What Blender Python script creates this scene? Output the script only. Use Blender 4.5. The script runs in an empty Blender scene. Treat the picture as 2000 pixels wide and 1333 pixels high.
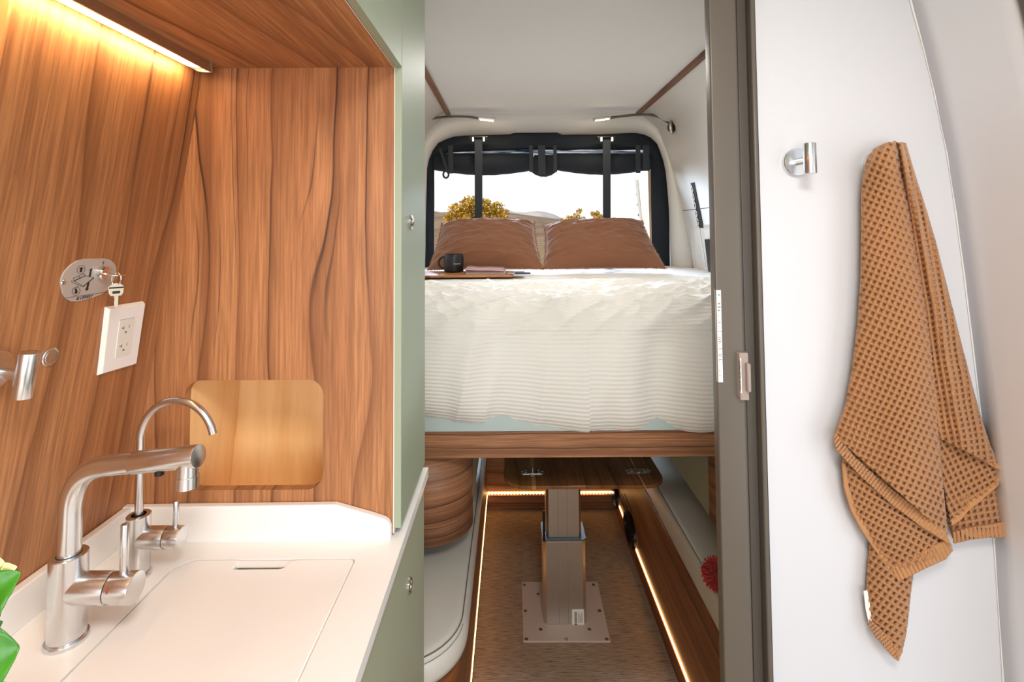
import bpy, bmesh, math, random
import numpy as np
from mathutils import Vector, Matrix
random.seed(7); rng = np.random.default_rng(7)
S = bpy.context.scene; COL = S.collection; PI = math.pi

# ------------------------------------------------------------ camera, sky, sun, lights, exposure
H = 1.38
TH, ROLL = math.atan(0.042), math.radians(0.4)
CX, CY, F = 997.0, 403.0, 1000.0
RM = Matrix.Rotation(ROLL, 3, 'Y') @ Matrix.Rotation(PI/2 + TH, 3, 'X')
EYE = Vector((0, 0, H))
cd = bpy.data.cameras.new('camera'); cam = bpy.data.objects.new('camera', cd); COL.objects.link(cam)
cd.sensor_fit = 'HORIZONTAL'; cd.sensor_width = 36; cd.lens = 18
cd.shift_x = (1000 - CX)/2000; cd.shift_y = (CY - 666.5)/2000; cd.clip_start = .02; cd.clip_end = 2000
cam.matrix_world = Matrix.Translation(EYE) @ RM.to_4x4(); S.camera = cam

w = bpy.data.worlds.new('sky'); S.world = w; w.use_nodes = True
nt = w.node_tree; nt.nodes.clear()
tc = nt.nodes.new('ShaderNodeTexCoord'); sx = nt.nodes.new('ShaderNodeSeparateXYZ'); rp = nt.nodes.new('ShaderNodeValToRGB')
bg = nt.nodes.new('ShaderNodeBackground'); ow = nt.nodes.new('ShaderNodeOutputWorld')
nt.links.new(tc.outputs['Generated'], sx.inputs[0]); nt.links.new(sx.outputs['Z'], rp.inputs[0])
nt.links.new(rp.outputs[0], bg.inputs[0]); nt.links.new(bg.outputs[0], ow.inputs[0])
rp.color_ramp.elements[0].position = 0.02; rp.color_ramp.elements[0].color = (1, .985, .97, 1)
rp.color_ramp.elements[1].position = .6; rp.color_ramp.elements[1].color = (.62, .78, 1, 1)
bg.inputs[1].default_value = 1.15

def light(name, kind, loc, target, energy, col, sx_=.1, sy_=.1):
    l = bpy.data.lights.new(name, kind); o = bpy.data.objects.new(name, l); COL.objects.link(o)
    o.location = loc; o.rotation_euler = (Vector(target)-Vector(loc)).to_track_quat('-Z', 'Y').to_euler()
    l.energy = energy; l.color = col
    if kind == 'AREA': l.shape = 'RECTANGLE'; l.size = sx_; l.size_y = sy_
    return o
sun = light('sun', 'SUN', (-20, -10, 12), (0, 3, 3.5), 4.2, (1, .78, .5)); sun.data.angle = .01
light('slider_daylight', 'AREA', (1.3, -.35, .8), (-.5, .45, .95), 6.0, (.86, .93, 1), 1.1, 1.3)     # open sliding door, right behind the camera
light('cab_daylight', 'AREA', (-.1, -1.3, 1.25), (.1, 1, 1.1), 18.5, (.95, .98, 1), 1.3, .9)               # windscreen light from the cab
light('rear_daylight', 'AREA', (.2, 6.0, 2.55), (.2, 1.6, 1.2), 560, (.64, .80, 1), 2.6, 1.0)            # sky through the rear opening
light('ceiling_lamp_light', 'AREA', (.15, -.1, 1.9), (.08, .15, 0), 12, (1, .95, .9), .3, .3)
light('bed_fill_light', 'AREA', (.17, 1.75, 1.93), (.17, 1.7, 0), 4.0, (1, .96, .92), .5, .3)  # fill added above the bed to brighten the rear; no lamp fitting here
S.view_settings.view_transform = 'Standard'; S.view_settings.look = 'None'
S.view_settings.exposure = 0.0; S.view_settings.gamma = 1; S.view_settings.use_curve_mapping = False

# ------------------------------------------------------------ helpers
def ray(px, py): return RM @ Vector(((px-CX)/F, -(py-CY)/F, -1))
def P(px, py, y): d = ray(px, py); return EYE + d*(y/d.y)
def PZ(px, py, z): d = ray(px, py); return EYE + d*((z-H)/d.z)
def PX(px, py, x): d = ray(px, py); return EYE + d*(x/d.x)
def PL(px, py, o, n): d = ray(px, py); return EYE + d*((Vector(o)-EYE).dot(n)/d.dot(n))
def lin(c): return tuple(((v/255)/12.92 if v/255 <= .04045 else ((v/255+.055)/1.055)**2.4) for v in c)

class MB:
    def __init__(s): s.v = []; s.f = []
    def add(s, vs, fs):
        n = len(s.v); s.v += [tuple(v) for v in vs]; s.f += [tuple(i+n for i in f) for f in fs]; return s
    def box(s, x0, x1, y0, y1, z0, z1):
        return s.add([(x, y, z) for z in (z0, z1) for y in (y0, y1) for x in (x0, x1)],
              [(0,2,3,1),(4,5,7,6),(0,1,5,4),(2,6,7,3),(0,4,6,2),(1,3,7,5)])
    def obox(s, o, a, b, c, la, lb, lc):      # oriented box: centre, 3 unit axes, full lengths
        o, a, b, c = Vector(o), Vector(a).normalized()*la/2, Vector(b).normalized()*lb/2, Vector(c).normalized()*lc/2
        return s.add([o+i*a+j*b+k*c for k in (-1,1) for j in (-1,1) for i in (-1,1)],
              [(0,2,3,1),(4,5,7,6),(0,1,5,4),(2,6,7,3),(0,4,6,2),(1,3,7,5)])
    def prism(s, pts, vec):
        n = len(pts); vec = Vector(vec); pts = [Vector(p) for p in pts]
        return s.add(pts+[p+vec for p in pts], [tuple(range(n)), tuple(range(2*n-1, n-1, -1))]+[(i, i+n, (i+1) % n+n, (i+1) % n) for i in range(n)])
    def tube(s, pts, r, n=16, cap=True, flat=None):
        pts = [Vector(p) for p in pts]; m = len(pts); rs = r if isinstance(r, (list, tuple)) else [r]*m
        t0 = (pts[1]-pts[0]).normalized(); up = Vector((0,0,1)) if abs(t0.z) < .9 else Vector((0,1,0))
        a = t0.cross(up).normalized(); vs = []
        for i, p in enumerate(pts):
            t = (pts[min(i+1, m-1)]-pts[max(i-1, 0)]).normalized()
            a = (a - t*a.dot(t)).normalized(); b = t.cross(a)
            for k in range(n):
                q = 2*PI*k/n; vs.append(p + (a*math.cos(q)+b*math.sin(q)*(flat or 1))*rs[i])
        fs = [(i*n+k, i*n+(k+1) % n, (i+1)*n+(k+1) % n, (i+1)*n+k) for i in range(m-1) for k in range(n)]
        if cap: fs += [tuple(range(n-1, -1, -1)), tuple(range((m-1)*n, m*n))]
        return s.add(vs, fs)
    def cyl(s, p, q, r, n=28, bev=0):
        p, q = Vector(p), Vector(q)
        if bev:
            d = (q-p).normalized()*bev
            return s.tube([p, p+d*.3, p+d, q-d, q-d*.3, q], [r-bev, r-bev*.3, r, r, r-bev*.3, r-bev], n)
        return s.tube([p, q], r, n)
    def lathe(s, o, prof, n=28, axis=(0,0,1)):
        o = Vector(o); ax = Vector(axis).normalized(); a = ax.orthogonal().normalized(); b = ax.cross(a); vs = []
        for r, h in prof:
            for k in range(n):
                q = 2*PI*k/n; vs.append(o+ax*h+(a*math.cos(q)+b*math.sin(q))*max(r, 1e-5))
        return s.add(vs, [(i*n+k, i*n+(k+1) % n, (i+1)*n+(k+1) % n, (i+1)*n+k) for i in range(len(prof)-1) for k in range(n)])
    def grid(s, A):                            # A: (m, n, 3)
        m, n = A.shape[:2]
        return s.add(A.reshape(-1, 3).tolist(), [(i*n+j, i*n+j+1, (i+1)*n+j+1, (i+1)*n+j) for i in range(m-1) for j in range(n-1)])
    def sphere(s, o, r, n=14, sq=(1,1,1)):
        prof = [(math.sin(PI*i/(n//2)), -math.cos(PI*i/(n//2))) for i in range(n//2+1)]
        m = MB().lathe((0,0,0), prof, n)
        return s.add([(o[0]+v[0]*r*sq[0], o[1]+v[1]*r*sq[1], o[2]+v[2]*r*sq[2]) for v in m.v], m.f)

ROOT = {}
def finish(name, mb, mat, loc, bevel=0, smooth=30, solid=0, sub=0, fixn=True):
    me = bpy.data.meshes.new(name)
    me.from_pydata([(v[0]-loc[0], v[1]-loc[1], v[2]-loc[2]) for v in mb.v], [], mb.f)
    if fixn:
        bm = bmesh.new(); bm.from_mesh(me); bmesh.ops.recalc_face_normals(bm, faces=bm.faces[:]); bm.to_mesh(me); bm.free()
    me.materials.append(mat)
    if smooth:
        me.polygons.foreach_set('use_smooth', [True]*len(me.polygons)); me.set_sharp_from_angle(angle=math.radians(smooth))
    o = bpy.data.objects.new(name, me); COL.objects.link(o)
    if solid: m = o.modifiers.new('thickness', 'SOLIDIFY'); m.thickness = solid; m.offset = 0
    if bevel: m = o.modifiers.new('bevel', 'BEVEL'); m.width = bevel; m.segments = 2; m.limit_method = 'ANGLE'; m.angle_limit = math.radians(40)
    if sub: m = o.modifiers.new('subdivision', 'SUBSURF'); m.levels = sub; m.render_levels = sub
    return o
def tag(o, label, cat, group=None):
    o['label'] = label; o['category'] = cat
    if group: o['group'] = group
    return o
def thing(name, label, cat, loc, group=None):
    o = bpy.data.objects.new(name, None); COL.objects.link(o); o.location = loc; o.empty_display_size = .05
    ROOT[o] = Vector(loc); return tag(o, label, cat, group)
def part(name, mb, mat, parent, label=None, stuff=False, **k):
    o = finish(name, mb, mat, ROOT[parent], **k); o.parent = parent; ROOT[o] = ROOT[parent]
    if label: o['label'] = label
    if stuff: o['kind'] = 'stuff'
    return o
def solo(name, mb, mat, loc, label, cat, group=None, **k):   # a thing that is one mesh
    o = finish(name, mb, mat, loc, **k); o.location = loc; ROOT[o] = Vector(loc); return tag(o, label, cat, group)
def struct(name, mb, mat, parent=None, **k):
    o = finish(name, mb, mat, (0,0,0), **k); ROOT[o] = Vector((0,0,0))
    if parent: o.parent = parent
    else: o['kind'] = 'structure'
    return o
def text(body, o, xd, yd, width, mat, parent, name='lettering', height=None, shear=0, depth=.0002):
    cu = bpy.data.curves.new('t', 'FONT'); cu.body = body; cu.extrude = .02; cu.shear = shear; cu.resolution_u = 4
    ob = bpy.data.objects.new('t', cu); COL.objects.link(ob)
    me = bpy.data.meshes.new_from_object(ob.evaluated_get(bpy.context.evaluated_depsgraph_get()))
    xs = [v.co.x for v in me.vertices]; ys = [v.co.y for v in me.vertices]
    k = width/(max(xs)-min(xs)); kh = height/(max(ys)-min(ys)) if height else k
    xd, yd = Vector(xd).normalized(), Vector(yd).normalized(); n = xd.cross(yd); mb = MB()
    mb.add([Vector(o)+xd*(v.co.x-min(xs))*k+yd*(v.co.y-min(ys))*kh+n*(v.co.z/.02)*depth for v in me.vertices], [tuple(p.vertices) for p in me.polygons])
    bpy.data.objects.remove(ob); bpy.data.curves.remove(cu); bpy.data.meshes.remove(me)
    return part(name, mb, mat, parent, smooth=0, fixn=False)
def rrect(x0, x1, z0, z1, r, n=6):
    out = []; rr = r if isinstance(r, (list, tuple)) else [r]*4
    for (cx, cz, a), q in zip(((x1, z1, 0), (x0, z1, 90), (x0, z0, 180), (x1, z0, 270)), rr):
        sx_ = -1 if cx == x1 else 1; sz = -1 if cz == z1 else 1
        if q == 0: out.append((cx, cz)); continue
        for i in range(n+1):
            t = math.radians(a+90*i/n); out.append((cx+sx_*q+q*math.cos(t), cz+sz*q+q*math.sin(t)))
    return out
def holed(outer, inner):                        # polygon with a hole, triangulated
    bm = bmesh.new()
    for loop in (outer, inner):
        vs = [bm.verts.new(p) for p in loop]
        for i in range(len(vs)): bm.edges.new((vs[i], vs[(i+1) % len(vs)]))
    bmesh.ops.triangle_fill(bm, edges=bm.edges[:], use_beauty=True)
    bm.verts.index_update(); mb = MB().add([v.co[:] for v in bm.verts], [[v.index for v in f.verts] for f in bm.faces]); bm.free(); return mb
def slab_holed(outer, inner, vec):
    m = holed(outer, inner); vec = Vector(vec); n = len(m.v); out = MB()
    out.add(m.v+[Vector(v)+vec for v in m.v], m.f+[tuple(i+n for i in reversed(f)) for f in m.f])
    for loop in (outer, inner):
        k = len(loop); out.add([Vector(p) for p in loop]+[Vector(p)+vec for p in loop], [(i, (i+1) % k, (i+1) % k+k, i+k) for i in range(k)])
    return out
def interp(pts, t):                             # polyline by arc length, t array -> (n, d)
    p = np.array(pts, float); s = np.r_[0, np.cumsum(np.linalg.norm(np.diff(p, axis=0), axis=1))]; s /= s[-1]
    return np.stack([np.interp(t, s, p[:, k]) for k in range(p.shape[1])], -1)
def smooth_path(pts, n=40):                     # Catmull-Rom
    p = [Vector(q) for q in pts]; p = [p[0]*2-p[1]]+p+[p[-1]*2-p[-2]]; out = []; m = len(p)-3
    for i in range(n+1):
        u = min(i/n*m, m-1e-6); k = int(u); t = u-k; a, b, c, d = p[k:k+4]
        out.append(.5*(2*b+(c-a)*t+(2*a-5*b+4*c-d)*t*t+(3*b-a-3*c+d)*t**3))
    return out
_perm = rng.permutation(512); _g = rng.uniform(0, 2*PI, 512)
def noise(x, y, seed=0):                        # 2-D gradient noise, about -1..1
    x = np.asarray(x, float); y = np.asarray(y, float)
    xi = np.floor(x).astype(int); yi = np.floor(y).astype(int); fx = x-xi; fy = y-yi
    u = fx*fx*fx*(fx*(fx*6-15)+10); v = fy*fy*fy*(fy*(fy*6-15)+10)
    def g(a, b, dx, dy):
        h = _g[_perm[(_perm[(a+seed*37) & 511]+b) & 511]]; return np.cos(h)*dx+np.sin(h)*dy
    return 1.5*((g(xi, yi, fx, fy)*(1-u)+g(xi+1, yi, fx-1, fy)*u)*(1-v)+(g(xi, yi+1, fx, fy-1)*(1-u)+g(xi+1, yi+1, fx-1, fy-1)*u)*v)

# ------------------------------------------------------------ materials
class NT:
    def __init__(s, name):
        s.m = bpy.data.materials.new(name); s.m.use_nodes = True; s.t = s.m.node_tree; s.b = s.t.nodes['Principled BSDF']
    def n(s, typ, *ins, **kw):
        nd = s.t.nodes.new('ShaderNode'+typ)
        for k, v in kw.items(): setattr(nd, k, v)
        for i, v in enumerate(ins):
            if v is None: continue
            if isinstance(v, bpy.types.NodeSocket): s.t.links.new(v, nd.inputs[i])
            else: nd.inputs[i].default_value = v
        return nd
    def math(s, op, a, b=0.0): return s.n('Math', a, b, operation=op).outputs[0]
    def ramp(s, fac, stops):
        nd = s.n('ValToRGB', fac); e = nd.color_ramp.elements
        while len(e) < len(stops): e.new(.5)
        for q, (p, c) in zip(e, stops): q.position = p; q.color = (*c, 1) if len(c) == 3 else c
        return nd.outputs[0]
    def mix(s, fac, a, b, mode='MIX'):
        nd = s.t.nodes.new('ShaderNodeMix'); nd.data_type = 'RGBA'; nd.blend_type = mode
        for i, v in ((0, fac), (6, a), (7, b)):
            if isinstance(v, bpy.types.NodeSocket): s.t.links.new(v, nd.inputs[i])
            else: nd.inputs[i].default_value = v if i == 0 else (*v, 1)
        return nd.outputs[2]
    def noise(s, vec, scale, detail=2.0, rough=.5):
        nd = s.n('TexNoise', None); nd.inputs['Scale'].default_value = scale; nd.inputs['Detail'].default_value = detail; nd.inputs['Roughness'].default_value = rough
        if vec is not None: s.t.links.new(vec, nd.inputs['Vector'])
        return nd.outputs[0]
    def obj(s): return s.n('TexCoord').outputs['Object']
    def xyz(s): return s.n('SeparateXYZ', s.obj()).outputs
    def set(s, **k):
        for n_, v in k.items():
            i = s.b.inputs[{'col':'Base Color','rough':'Roughness','metal':'Metallic','spec':'Specular IOR Level','coat':'Coat Weight','sheen':'Sheen Weight','trans':'Transmission Weight','emit':'Emission Color','power':'Emission Strength','alpha':'Alpha','sss':'Subsurface Weight'}[n_]]
            if isinstance(v, bpy.types.NodeSocket): s.t.links.new(v, i)
            else: i.default_value = (*v, 1) if isinstance(v, tuple) else v
        return s
    def bump(s, h, strength=.3, dist=.001):
        b = s.n('Bump'); b.inputs['Strength'].default_value = strength; b.inputs['Distance'].default_value = dist
        s.t.links.new(h, b.inputs['Height']); s.t.links.new(b.outputs[0], s.b.inputs['Normal']); return s
def plain(name, rgb, rough=.5, metal=0.0, var=.04, bump=0, bscale=400, **k):
    m = NT(name); c = lin(rgb); n = m.noise(m.obj(), 9, 3)
    m.set(col=m.mix(n, tuple(v*(1-var) for v in c), tuple(min(1, v*(1+var)) for v in c)), rough=rough, metal=metal, **k)
    if bump: m.bump(m.noise(m.obj(), bscale, 3), bump, .0006)
    return m.m
def emis(name, rgb, power):
    m = NT(name); c = lin(rgb); m.set(col=c, emit=c, power=power); return m.m
def wood(name, cross, grain, seed=0.0, k=1.0, light=(200,142,95), mid=(178,117,74), dark=(126,77,47), vein=(62,38,26), rough=.42, freq=14.0, coat=0.0):
    m = NT(name); xyz = m.xyz(); nrm = [a for a in 'XYZ' if a not in (cross, grain)][0]
    c, g, n = xyz[cross], xyz[grain], xyz[nrm]
    def vec(a, b, d=1.0): return m.n('CombineXYZ', m.math('MULTIPLY', c, a*k), m.math('MULTIPLY', g, b*k), seed).outputs[0]
    a = m.noise(vec(2.6, .8), 1.0, 2.0, .45)
    a2 = m.noise(vec(22, 6.0), 1.0, 2.0, .5); a3 = m.noise(vec(6, .25), 1.0, 1.0)
    val = m.math('ADD', m.math('MULTIPLY', c, freq*k), m.math('ADD', m.math('MULTIPLY', a, freq*.30), m.math('ADD', m.math('MULTIPLY', a3, freq*.10), m.math('MULTIPLY', a2, .13))))
    fr = m.math('FRACT', val)
    L, M, D, V = lin(light), lin(mid), lin(dark), lin(vein)
    b1 = m.noise(vec(15, .35), 1.0, 4.0, .6)
    broad = m.ramp(b1, [(.30, M), (.46, tuple(.45*x+.55*y for x, y in zip(M, L))), (.62, L)])
    broad = m.mix(m.ramp(fr, [(0, (.75,.75,.75)), (.10, (.5,.5,.5)), (.32, (.08,.08,.08)), (.8, (0,0,0)), (.97, (.2,.2,.2)), (1, (.6,.6,.6))]), broad, D)
    b2 = m.noise(vec(34, .55), 1.0, 3.0, .6)
    broad = m.mix(m.ramp(b2, [(.52, (0,0,0)), (.68, (.62,.62,.62))]), broad, D)
    vmask = m.ramp(m.noise(vec(6, 1.1), 1.0, 2.0), [(.44, (.08,.08,.08)), (.58, (1,1,1))])
    vl = m.ramp(fr, [(0, (1,1,1)), (.022, (.8,.8,.8)), (.04, (.14,.14,.14)), (.10, (0,0,0)), (.985, (0,0,0)), (1, (.8,.8,.8))])
    vein_f = m.math('MULTIPLY', vmask, vl)
    fr2 = m.math('FRACT', m.math('ADD', m.math('MULTIPLY', val, 1.73), m.math('MULTIPLY', a, freq*.12)))
    vm2 = m.ramp(m.noise(vec(9, 1.6), 1.0, 2.0), [(.52, (0,0,0)), (.62, (.8,.8,.8))])
    vein_f = m.math('MAXIMUM', vein_f, m.math('MULTIPLY', vm2, m.ramp(fr2, [(0, (.9,.9,.9)), (.035, (.5,.5,.5)), (.06, (0,0,0)), (.985, (0,0,0)), (1, (.7,.7,.7))])))
    rings = m.math('FRACT', m.math('MULTIPLY', val, 7.0))
    broad = m.mix(m.math('MULTIPLY', m.ramp(rings, [(0, (1,1,1)), (.25, (.1,.1,.1)), (1, (0,0,0))]), .22), broad, D)
    fib = m.noise(vec(260, 8, 260), 1.0, 3.0, .6)
    broad = m.mix(m.ramp(fib, [(.36, (.6,.6,.6)), (.62, (0,0,0))]), broad, tuple(.5*x for x in M))
    col = m.mix(vein_f, broad, V)
    m.set(col=col, rough=rough, coat=coat, spec=.35); m.bump(fib, .12, .0004); return m.m

WZX = wood('wood_vertical', 'X', 'Z', 3.1)
WZY = wood('wood_wall', 'Y', 'Z', 11.4, freq=11.0)
WYX = wood('wood_soffit', 'X', 'Y', 5.2, freq=12.0)
WXZ = wood('wood_board', 'Z', 'X', 8.8, freq=16.0, light=(190,136,98), mid=(164,110,76), dark=(116,74,52))
WYZ = wood('wood_riser', 'Z', 'Y', 1.7, freq=10.0, light=(176,112,66), mid=(150,88,48), dark=(104,58,32))
WTAB = wood('wood_table', 'X', 'Y', 21.0, freq=9.0, light=(150,96,54), mid=(130,80,44), dark=(96,57,31), vein=(56,32,18), rough=.2, coat=.6)
WTABL = wood('wood_table_pale', 'X', 'Y', 31.0, freq=9.0, light=(170,118,62), mid=(146,94,46), dark=(104,60,28), vein=(60,34,18), rough=.18, coat=.5)
WTRIM = wood('wood_trim', 'X', 'Y', 41.0, freq=30.0, light=(150,100,76), mid=(128,80,60), dark=(92,54,40))
def maple(name, cross, grain):
    m = NT(name); x = m.xyz(); s_ = {a: (3.0 if a == grain else 26.0) for a in 'XYZ'}
    n = m.noise(m.n('CombineXYZ', *[m.math('MULTIPLY', x[a], s_[a]) for a in 'XYZ']).outputs[0], 1.0, 5, .6)
    m.set(col=m.ramp(n, [(.3, lin((240,190,124))), (.55, lin((252,210,150))), (.75, lin((255,218,162)))]), rough=.3, coat=.3); return m.m
MAPLE = maple('maple_ply', 'X', 'Z')
GREEN = plain('green_laminate', (168,172,146), .5, var=.02)
GREEND = plain('green_laminate_edge', (158,170,146), .48, var=.02)
PALEG = plain('pale_green_rail', (190,204,200), .45)
SOLID = plain('white_solid_surface', (246,243,238), .28, var=.01)
WHITE = plain('white_plastic', (244,242,238), .3, var=.01)
OFFW = plain('ivory_plastic', (232,230,220), .32, var=.01)
BATH = plain('white_shower_panel', (221,221,225), .38, var=.012)
STEEL = None
def brushed(name, rgb, rough, axis):
    m = NT(name); x = m.xyz(); s_ = {a: (8 if a == axis else 900) for a in 'XYZ'}
    v = m.n('CombineXYZ', *[m.math('MULTIPLY', x[a], float(s_[a])) for a in 'XYZ']).outputs[0]; n = m.noise(v, 1.0, 2)
    c = lin(rgb); m.set(col=m.mix(n, tuple(q*.9 for q in c), c), metal=1.0, rough=m.math('ADD', m.math('MULTIPLY', n, .08), rough+.06)); m.bump(n, .02, .0001); return m.m
STEEL = brushed('brushed_steel', (222,223,224), .15, 'Z')
STEELX = brushed('brushed_steel_along', (222,223,224), .15, 'X')
CHROME = plain('polished_chrome', (226,222,216), .1, 1.0, var=.02)
ALU = plain('satin_aluminium', (206,202,198), .32, 1.0)
GRAPH = plain('grey_plate', (196,192,188), .38, .35)
COLM = brushed('anodised_column', (212,206,198), .3, 'Z')
PLATEM = plain('powder_coated_plate', (206,186,172), .5, var=.02, bump=.1)
JAMB = plain('taupe_jamb', (104,96,86), .36, .1, var=.03)
JAMBD = plain('dark_taupe_jamb', (84,77,69), .45, .05)
LATCHM = plain('mauve_latch', (164,148,140), .4)
BLACK = plain('black_plastic', (16,16,18), .4)
INK = plain('black_print', (28,28,30), .5)
RED = plain('red_print', (190,40,30), .5)
TEAL = plain('teal_print', (150,205,200), .5)
RUBBER = plain('dark_rubber', (40,38,36), .7)
STRAPM = plain('black_webbing', (34,40,46), .75, bump=.4, bscale=700)
MESHM = plain('navy_screen_fabric', (10,19,30), .8, bump=.5, bscale=500)
CEILM = plain('headliner_fabric', (222,220,217), .95, bump=.35, bscale=700, var=.02)
WALLF = plain('wall_fabric', (222,219,213), .95, var=.03, bump=.45, bscale=420)
HEADM = plain('rear_header_fabric', (208,202,192), .95, var=.03, bump=.45, bscale=420)
PILLAR = plain('pillar_plastic', (212,208,200), .6, var=.02)
LEATH = plain('cream_leather', (222,216,204), .4, var=.02, bump=.2, bscale=300)
SEAM = plain('dark_thread', (110,104,96), .8)
MUGM = plain('matt_black_mug', (26,26,28), .38)
TREEL = None
def cloth(name, rgb, var, scale, sheen=.25, bump=.3):
    m = NT(name); c = lin(rgb); n = m.noise(m.obj(), 7, 4); f = m.noise(m.obj(), scale, 2)
    col = m.mix(n, tuple(v*(1-var) for v in c), tuple(min(1, v*(1+var)) for v in c))
    m.set(col=col, rough=.95, sheen=sheen, spec=.15); m.bump(f, bump, .0008); return m.m
TOWEL = cloth('ochre_waffle_cotton', (180,128,82), .06, 900)
HEMM = cloth('ochre_hem_cotton', (188,136,90), .05, 900)
TERRA = cloth('terracotta_linen', (136,91,66), .07, 800)
FRNG = cloth('terracotta_fringe', (168,120,94), .1, 800)
COVER = cloth('white_ribbed_cotton', (240,236,228), .015, 900, sheen=.05)
POM = cloth('coral_yarn', (206,74,66), .12, 600)
def carpet():
    m = NT('woven_floor'); x = m.xyz()
    v = m.n('CombineXYZ', m.math('MULTIPLY', x['X'], 22.0), m.math('MULTIPLY', x['Y'], 270.0), 0.0).outputs[0]; a = m.noise(v, 1.0, 4, .65)
    v2 = m.n('CombineXYZ', m.math('MULTIPLY', x['X'], 500.0), m.math('MULTIPLY', x['Y'], 500.0), 0.0).outputs[0]; b = m.noise(v2, 1.0, 2)
    col = m.ramp(a, [(.3, lin((116,92,73))), (.5, lin((180,152,126))), (.72, lin((202,176,150)))])
    col = m.mix(m.ramp(b, [(.35, (.4,.4,.4)), (.6, (0,0,0))]), col, lin((80,62,46)))
    m.set(col=col, rough=.85, spec=.2); m.bump(a, .3, .001); return m.m
FLOORM = carpet()
LEDW = emis('warm_led', (255,192,116), 8.0)
LEDD = emis('warm_led_bead', (255,210,140), 7.0)
DIFF = emis('led_diffuser', (255,222,170), 7.0)
HEADL = emis('reading_lamp_led', (255,226,186), 8.0)

# ------------------------------------------------------------ van shell (structure)
YB = .853                                     # kitchen back panel
XF = -.181                                    # aisle face of the green cabinets
YC = 1.085                                    # far end of the kitchen block
MIDX = .172
LW0, LW1 = Vector((-.625, 0, .935)), Vector((-.518, 0, 1.642))
LB = (LW1-LW0).normalized(); LA = Vector((0,1,0)); LN = Vector((LB.z, 0, -LB.x))    # wall frame: along, up, normal
def WL(px, py, off=0.0): return PL(px, py, LW0+LN*off, LN)
def lwx(z): return LW0.x+(z-LW0.z)*(LW1.x-LW0.x)/(LW1.z-LW0.z)

struct('floor', MB().box(-.8, 1.12, -1.5, 2.62, -.05, 0), FLOORM, smooth=0)
ceil = struct('ceiling', MB().box(-.304, .648, 1.0, 2.64, 1.965, 1.99), CEILM, smooth=0)
struct('ceiling_front', MB().box(-.8, 1.12, -1.5, 1.0, 2.0, 2.03), CEILM, smooth=0)
struct('trim_1', MB().box(-.322, -.302, 1.0, 2.62, 1.95, 1.966), WTRIM, bevel=.002)
struct('trim_2', MB().box(.646, .668, 1.0, 2.62, 1.95, 1.966), WTRIM, bevel=.002)
RP = [(.655,1.962),(.70,1.94),(.765,1.875),(.80,1.77),(.835,1.65),(.88,1.45),(.925,1.18),(.96,.9),(.98,.5),(.98,0)]
LP_ = [(2*MIDX-x, z) for x, z in RP]
def extr(prof, y0, y1, n=2):
    p = interp(prof, np.linspace(0, 1, 60)); A = np.zeros((60, n, 3))
    for j in range(n): A[:, j, 0] = p[:, 0]; A[:, j, 2] = p[:, 1]; A[:, j, 1] = y0+(y1-y0)*j/(n-1)
    return A
wr = struct('wall_right', MB().grid(extr(RP, .96, 2.62)), WALLF, solid=.006, smooth=60)
struct('wall_left', MB().grid(extr(LP_, 1.09, 2.62)), WALLF, solid=.006, smooth=60)
struct('wall_outer_left', MB().box(-.84, -.8, -1.5, 2.9, -.1, 2.08), PILLAR, smooth=0)
struct('wall_outer_right', MB().box(1.12, 1.16, .9, 2.9, -.1, 2.08), PILLAR, smooth=0)
struct('ceiling_outer', MB().box(-.84, 1.16, -1.5, 2.95, 2.06, 2.1), PILLAR, smooth=0)
struct('wall_front', MB().box(-.84, 1.16, -1.56, -1.5, -.1, .9), PILLAR, smooth=0)
def rx(z):                                    # right panel x at height z
    q = sorted([(z_, x) for x, z_ in RP]); return float(np.interp(z, [a for a, _ in q], [b for _, b in q]))
def RWH(px, py, off=0.0):                     # pixel ray onto the right side panel
    d = ray(px, py); lo, hi = .3, 4.0
    for _ in range(50):
        m = (lo+hi)/2; p = EYE+d*m
        if p.x < rx(p.z)-off: lo = m
        else: hi = m
    return EYE+d*lo
# rear surround: header and pillars around the rear opening
YS = 2.8
inner = [(836,640),(838,520),(838,400),(839,330),(845,300),(864,278),(900,269),(1000,267),(1100,266),(1245,265),(1272,272),(1290,295),(1299,340),(1303,420),(1303,520),(1303,640)]
outer = [(792,640),(796,520),(806,400),(816,340),(826,296),(838,262),(856,238),(884,227),(1000,224),(1100,223),(1244,221),(1266,232),(1290,258),(1301,300),(1330,400),(1352,522)]
outer = [(792,640),(796,520),(806,400),(818,330),(830,285),(845,252),(866,234),(886,227),(1000,224),(1100,223),(1240,221),(1264,231),(1289,256),(1313,330),(1334,420),(1354,522)]
A = np.zeros((61, 8, 3)); T = np.linspace(0, 1, 61)
oi = interp([tuple(P(x, y, YS)) for x, y in inner], T); oo = interp([tuple(P(x, y, 2.6)) for x, y in outer], T)
for j in range(7):
    t = j/6; e = t*t*(3-2*t)
    A[:, j] = oi*(1-t)+oo*t; A[:, j, 1] = YS+(2.6-YS)*(1-(1-t)**2.2)
A[:, 7] = A[:, 6]; A[:, 7, 0] += (A[:, 6, 0]-MIDX)*.12; A[:, 7, 2] += (A[:, 6, 2]-1.2)*.12
il = [tuple(P(x, y, 2.862)) for x, y in inner]
struct('wall_rear', slab_holed([(-.84,2.862,-.1),(1.16,2.862,-.1),(1.16,2.862,2.1),(-.84,2.862,2.1)], il, (0,.03,0)), PILLAR, smooth=0)
struct('wall_back', MB().grid(A), HEADM, solid=.004, smooth=60)
sm = [RWH(1331, 412, .004), RWH(1392, 405, .004)]
struct('trim_3', MB().tube([sm[0], sm[1]], .0016, 6), SEAM)
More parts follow.
